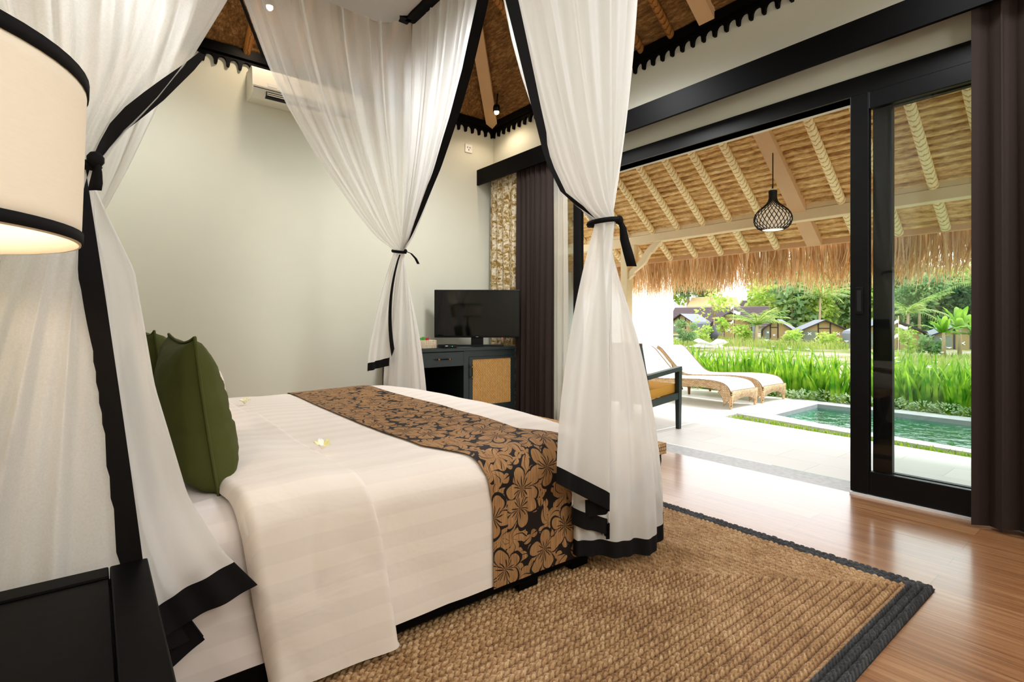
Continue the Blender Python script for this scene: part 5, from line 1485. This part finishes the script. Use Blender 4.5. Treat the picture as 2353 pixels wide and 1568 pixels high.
BG = 'trees of the jungle edge behind the cabins'
def at(u, d, z):          # bearing (0 = straight along the view) and distance to a ground point
    a = (u-1176.5)/1208.0; return (d*0.6238+a*d*0.7816, d*0.7816-a*d*0.6238, z)
labs = {'tree_leaf': 'mid green tree of the jungle edge behind the cabins', 'tree_leaf_deep': 'dark green tree of the jungle edge behind the cabins', 'tree_leaf_light': 'pale green tree of the jungle edge behind the cabins'}
r = random.Random(41)
spots = []
for k, u in enumerate(range(1545, 2290, 34)):
    for (dd, hh) in ((62, 7.5), (78, 11.5)):
        if u < 1760 and dd == 62: continue
        if 2140 < u and dd == 78: hh = 7.5
        m_ = r.choice(['tree_leaf', 'tree_leaf', 'tree_leaf_deep', 'tree_leaf_light'])
        x, y, z = at(u+r.uniform(-14, 14), dd+r.uniform(-4, 4), 0.1)
        if any(math.hypot(x-hx, y-hy) < 6.5 for hx, hy in ((71.2, 38), (56.2, 32.2))): continue
        tree(x, y, z, hh*r.uniform(0.8, 1.1), r.uniform(2.6, 3.6), m_, labs[m_], 300+k*2+dd, n=1300, size=0.75, group=BG, lowest=0.12 if dd == 62 else 0.4)
x, y, z = at(2112, 54, -0.4); tree(x, y, z, 6.4, 2.9, 'tree_leaf', 'broad mid green tree above the cabin seen through the glass door', 901, 2600, 0.42)
x, y, z = at(1640, 43, 0.0); tree(x, y, z, 3.6, 1.6, 'tree_leaf_light', 'thin pale branched tree with yellow leaves before the tiled roof', 905, 260, 0.35)
x, y, z = at(1580, 33, -0.35); tree(x, y, z, 1.6, 0.75, 'tree_leaf', 'round green bush beside the end of the white garden wall', 907, 900, 0.18, cat='bush', name='bush', lowest=0.2)
x, y, z = at(1612, 34, -0.35); tree(x, y, z, 1.3, 0.7, 'tree_leaf_light', 'yellow green bush beside the white tarpaulin', 908, 500, 0.2, cat='bush', name='bush', lowest=0.2)
x, y, z = at(1705, 38, -0.5); tree(x, y, z, 1.5, 0.8, 'tree_leaf_light', 'leafy yellow green shrub left of the small palm', 909, 450, 0.28, cat='bush', name='bush', lowest=0.2)
x, y, z = at(1660, 36, -0.45); tree(x, y, z, 2.0, 0.5, 'tree_leaf_light', 'slender young tree beside the black bag', 911, 240, 0.25)
x, y, z = at(2085, 29, -0.8); tree(x, y, z, 1.5, 0.6, 'tree_leaf_light', 'light green shrub in front of the cabin behind the glass', 913, 420, 0.2, cat='bush', name='bush', lowest=0.2)
x, y, z = at(2138, 28, -0.8); tree(x, y, z, 1.25, 0.6, 'tree_leaf', 'mid green shrub left of the banana plants', 915, 520, 0.2, cat='bush', name='bush', lowest=0.2)
x, y, z = at(1820, 42, -0.75); tree(x, y, z, 1.1, 0.8, 'tree_leaf_light', 'low shrub between the two cabins right of the small palm', 917, 350, 0.3, cat='bush', name='bush', lowest=0.2)
x, y, z = at(1905, 39, -0.75); tree(x, y, z, 0.8, 1.0, 'tree_leaf_light', 'low yellow green shrub before the cabin with three crosses', 919, 400, 0.3, cat='bush', name='bush', lowest=0.2)
x, y, z = at(1740, 38, -0.35); palm(x, y, z, 1.2, 2.1, 17, 'palm_leaf', 'small palm standing between two cabins', 1)
x, y, z = at(1885, 56, -0.2); palm(x, y, z, 3.9, 3.6, 18, 'palm_leaf', 'tall palm behind the cabin with three crosses', 2)
x, y, z = at(2087, 47, -0.5); palm(x, y, z, 2.4, 2.9, 18, 'palm_leaf', 'yellowish palm above the cabin behind the glass door', 3)
x, y, z = at(2250, 58, 0.0); palm(x, y, z, 5.2, 3.8, 18, 'palm_leaf', 'tall palm at the far right beside the brown curtain', 4)
x, y, z = at(1830, 60, 0.0); palm(x, y, z, 3.2, 3.2, 16, 'palm_leaf', 'palm leaning at the left of the tall palm', 6)
for k, (u, d, H, lab) in enumerate(((2168, 27, 2.5, 'banana plant nearest the glass door stile, left of its group'), (2205, 28, 2.9, 'tallest banana plant in the middle of the group'), (2240, 26.5, 2.4, 'banana plant beside the brown curtain'))):
    x, y, z = at(u, d, -0.85); banana(x, y, z, H, lab, 50+k)
x, y, z = at(1822, 39, -0.75); banana(x, y, z, 1.2, 'small banana plant between two cabins', 60)

# pole flags, bag and tarpaulin in the field
def pole(u, d, z0, H, lab):
    x, y, z = at(u, d, z0); p = empty('flag_pole', (x, y, z), lab, 'flag pole')
    MB().tube([(x, y, z), (x+0.05, y, z+H)], 0.02, 6).build('pole', 'bamboo_pole', p)
    for k, hz in enumerate((0.55, 0.78, 0.9)):
        P = np.zeros((6, 3, 3))
        for i in range(6):
            for j in range(3):
                P[i, j] = (x+0.02+i*0.09*0.6, y-(-1)**k*(-i*0.07), z+H*hz-0.02*i-j*0.09+0.03*math.sin(i*1.3))
        MB().grid(P).build('flag', 'white_sheet', p, True, 0.004)
pole(1685, 36, -0.4, 2.9, 'thin bamboo pole with white strips left of the small palm')
pole(2064, 28, -0.8, 2.2, 'thin bamboo pole with pale strips behind the glass door')
x, y, z = at(1640, 34, -0.4); b = empty('bag', (x, y, z), 'black cloth bag hung on a stake in the field', 'bag')
MB().tube([(x, y, z), (x, y, z+1.35)], 0.02, 6).build('stake', 'bamboo_pole', b)
MB().lathe([(0.02, 1.3), (0.12, 1.1), (0.26, 0.8), (0.3, 0.6), (0.16, 0.35), (0.02, 0.25)], (x, y, z), 14).build('bag_cloth', 'dark_bag', b, True)
x, y, z = at(1632, 31, -0.42); P = np.zeros((24, 8, 3))
for i in range(24):
    for j in range(8):
        t = i/23; P[i, j] = (x+(t-0.5)*1.35, y-(t-0.5)*1.1+0.2*math.sin(j), z+0.5*j/7*(0.75+0.25*math.sin(t*9))+0.05*noise.noise((t*6, j, 0)))
tag(MB().grid(P).build('tarpaulin', 'white_sheet', None, True, 0.01), 'crumpled white tarpaulin fence in the field', 'tarpaulin')
mb = MB(); r = random.Random(8)
for k in range(2600):
    u = r.uniform(1985, 2290); d = r.uniform(11.5, 27); x, y, z = at(u, d, -0.72)
    blades(mb, x, y, 1, 0.15, 0.4, 0.05, 0.5, 0.03, k+9000, z, 2)
tag(mb.build('rice_grass', 'field_grass'), 'yellow green rice grass covering the field at right', 'grass', kind='stuff')
mb = MB()
for k in range(1800):
    u = r.uniform(1550, 1985); d = r.uniform(33, 41); x, y, z = at(u, d, -0.6+0.0)
    if u < 1760: z = -0.4
    blades(mb, x, y, 1, 0.2, 0.7, 0.05, 0.5, 0.05, k+19000, z-0.1, 2)
tag(mb.build('weeds', 'field_grass'), 'weeds growing along the foot of the cabins', 'weeds', kind='stuff')

# ---------------------------------------------------------------- light
wd_ = bpy.data.worlds.new('World'); scn.world = wd_; wd_.use_nodes = True
bg = wd_.node_tree.nodes['Background']; bg.inputs[0].default_value = (0.93, 0.97, 1.0, 1); bg.inputs[1].default_value = 2.9
def light(kind, loc, power, col=(1, 1, 1), size=0.1, rot=None, **kw):
    d = bpy.data.lights.new('light', kind); d.energy = power; d.color = col
    if kind in ('POINT', 'SPOT'): d.shadow_soft_size = size
    if kind == 'SUN': d.angle = size
    for k, v in kw.items(): setattr(d, k, v)
    o = bpy.data.objects.new('light', d); COL.objects.link(o); o.location = loc
    if rot: o.rotation_euler = rot
    return o
light('SUN', (0, 0, 20), 4.0, (1, 0.96, 0.88), 0.22, (math.radians(12), math.radians(28), 0))
WARM = (1.0, 0.82, 0.62); NEU = (0.97, 0.985, 1.0)
def down(x, y, z, e, col, a=165, bl=0.6, r=0.2):
    light('SPOT', (x, y, z), e, col, r, (0, 0, 0), spot_size=math.radians(a), spot_blend=bl)
down(3.23, 4.30, 3.14, 14, WARM, 150, 0.5, 0.05)
down(1.06, 4.30, 3.40, 20, WARM, 150, 0.5, 0.05)
down(-0.2, -0.7, 3.1, 34, NEU); down(1.4, -0.9, 3.1, 44, NEU); down(2.5, -0.6, 3.05, 52, NEU); down(2.4, 0.7, 3.05, 56, NEU)  # added fill spots without fittings, brightening the near half of the room
light('POINT', (0.7, -1.3, 2.0), 30, NEU, 0.15); light('POINT', (2.7, -1.3, 2.0), 34, NEU, 0.15)  # added fill points by the front wall, lifting upper cloth and ceiling
light('POINT', (PC[0], PC[1], PC[2]+0.09), 0.55, (1, 0.95, 0.86), 0.04)
down(2.5, 2.7, 3.05, 135, NEU); down(0.2, 3.8, 3.0, 54, NEU, 175, 0.9); down(2.2, 3.8, 3.0, 50, NEU, 175, 0.9)  # more added fill, no lamps here: evens out back wall and canopy
light('POINT', (LC[0], LC[1], 1.22), 6.5, (1.0, 0.9, 0.77), 0.04)

# ---------------------------------------------------------------- camera
cam = bpy.data.cameras.new('camera'); co = bpy.data.objects.new('camera', cam); COL.objects.link(co)
cam.sensor_width = 36; cam.lens = 1208/2353*36; cam.shift_y = -41/2353.0; cam.clip_start = 0.02; cam.clip_end = 500
th = math.radians(51.4049)
fwd = Vector((math.cos(th), math.sin(th), 0)); fwd = Vector((0.6238, 0.7816, 0)).normalized()
right = Vector((fwd.y, -fwd.x, 0)); up = Vector((0, 0, 1))
co.matrix_world = Matrix(((right.x, up.x, -fwd.x, 0), (right.y, up.y, -fwd.y, 0), (right.z, up.z, -fwd.z, 1.0), (0, 0, 0, 1)))
scn.camera = co
scn.view_settings.view_transform = 'Standard'; scn.view_settings.look = 'None'; scn.view_settings.gamma = 1
scn.view_settings.exposure = 0.0; scn.view_settings.use_curve_mapping = False
cy = scn.cycles
cy.use_denoising = True; cy.max_bounces = 8; cy.diffuse_bounces = 5; cy.glossy_bounces = 3; cy.transparent_max_bounces = 24
cy.caustics_reflective = False; cy.caustics_refractive = False; cy.sample_clamp_indirect = 6.0
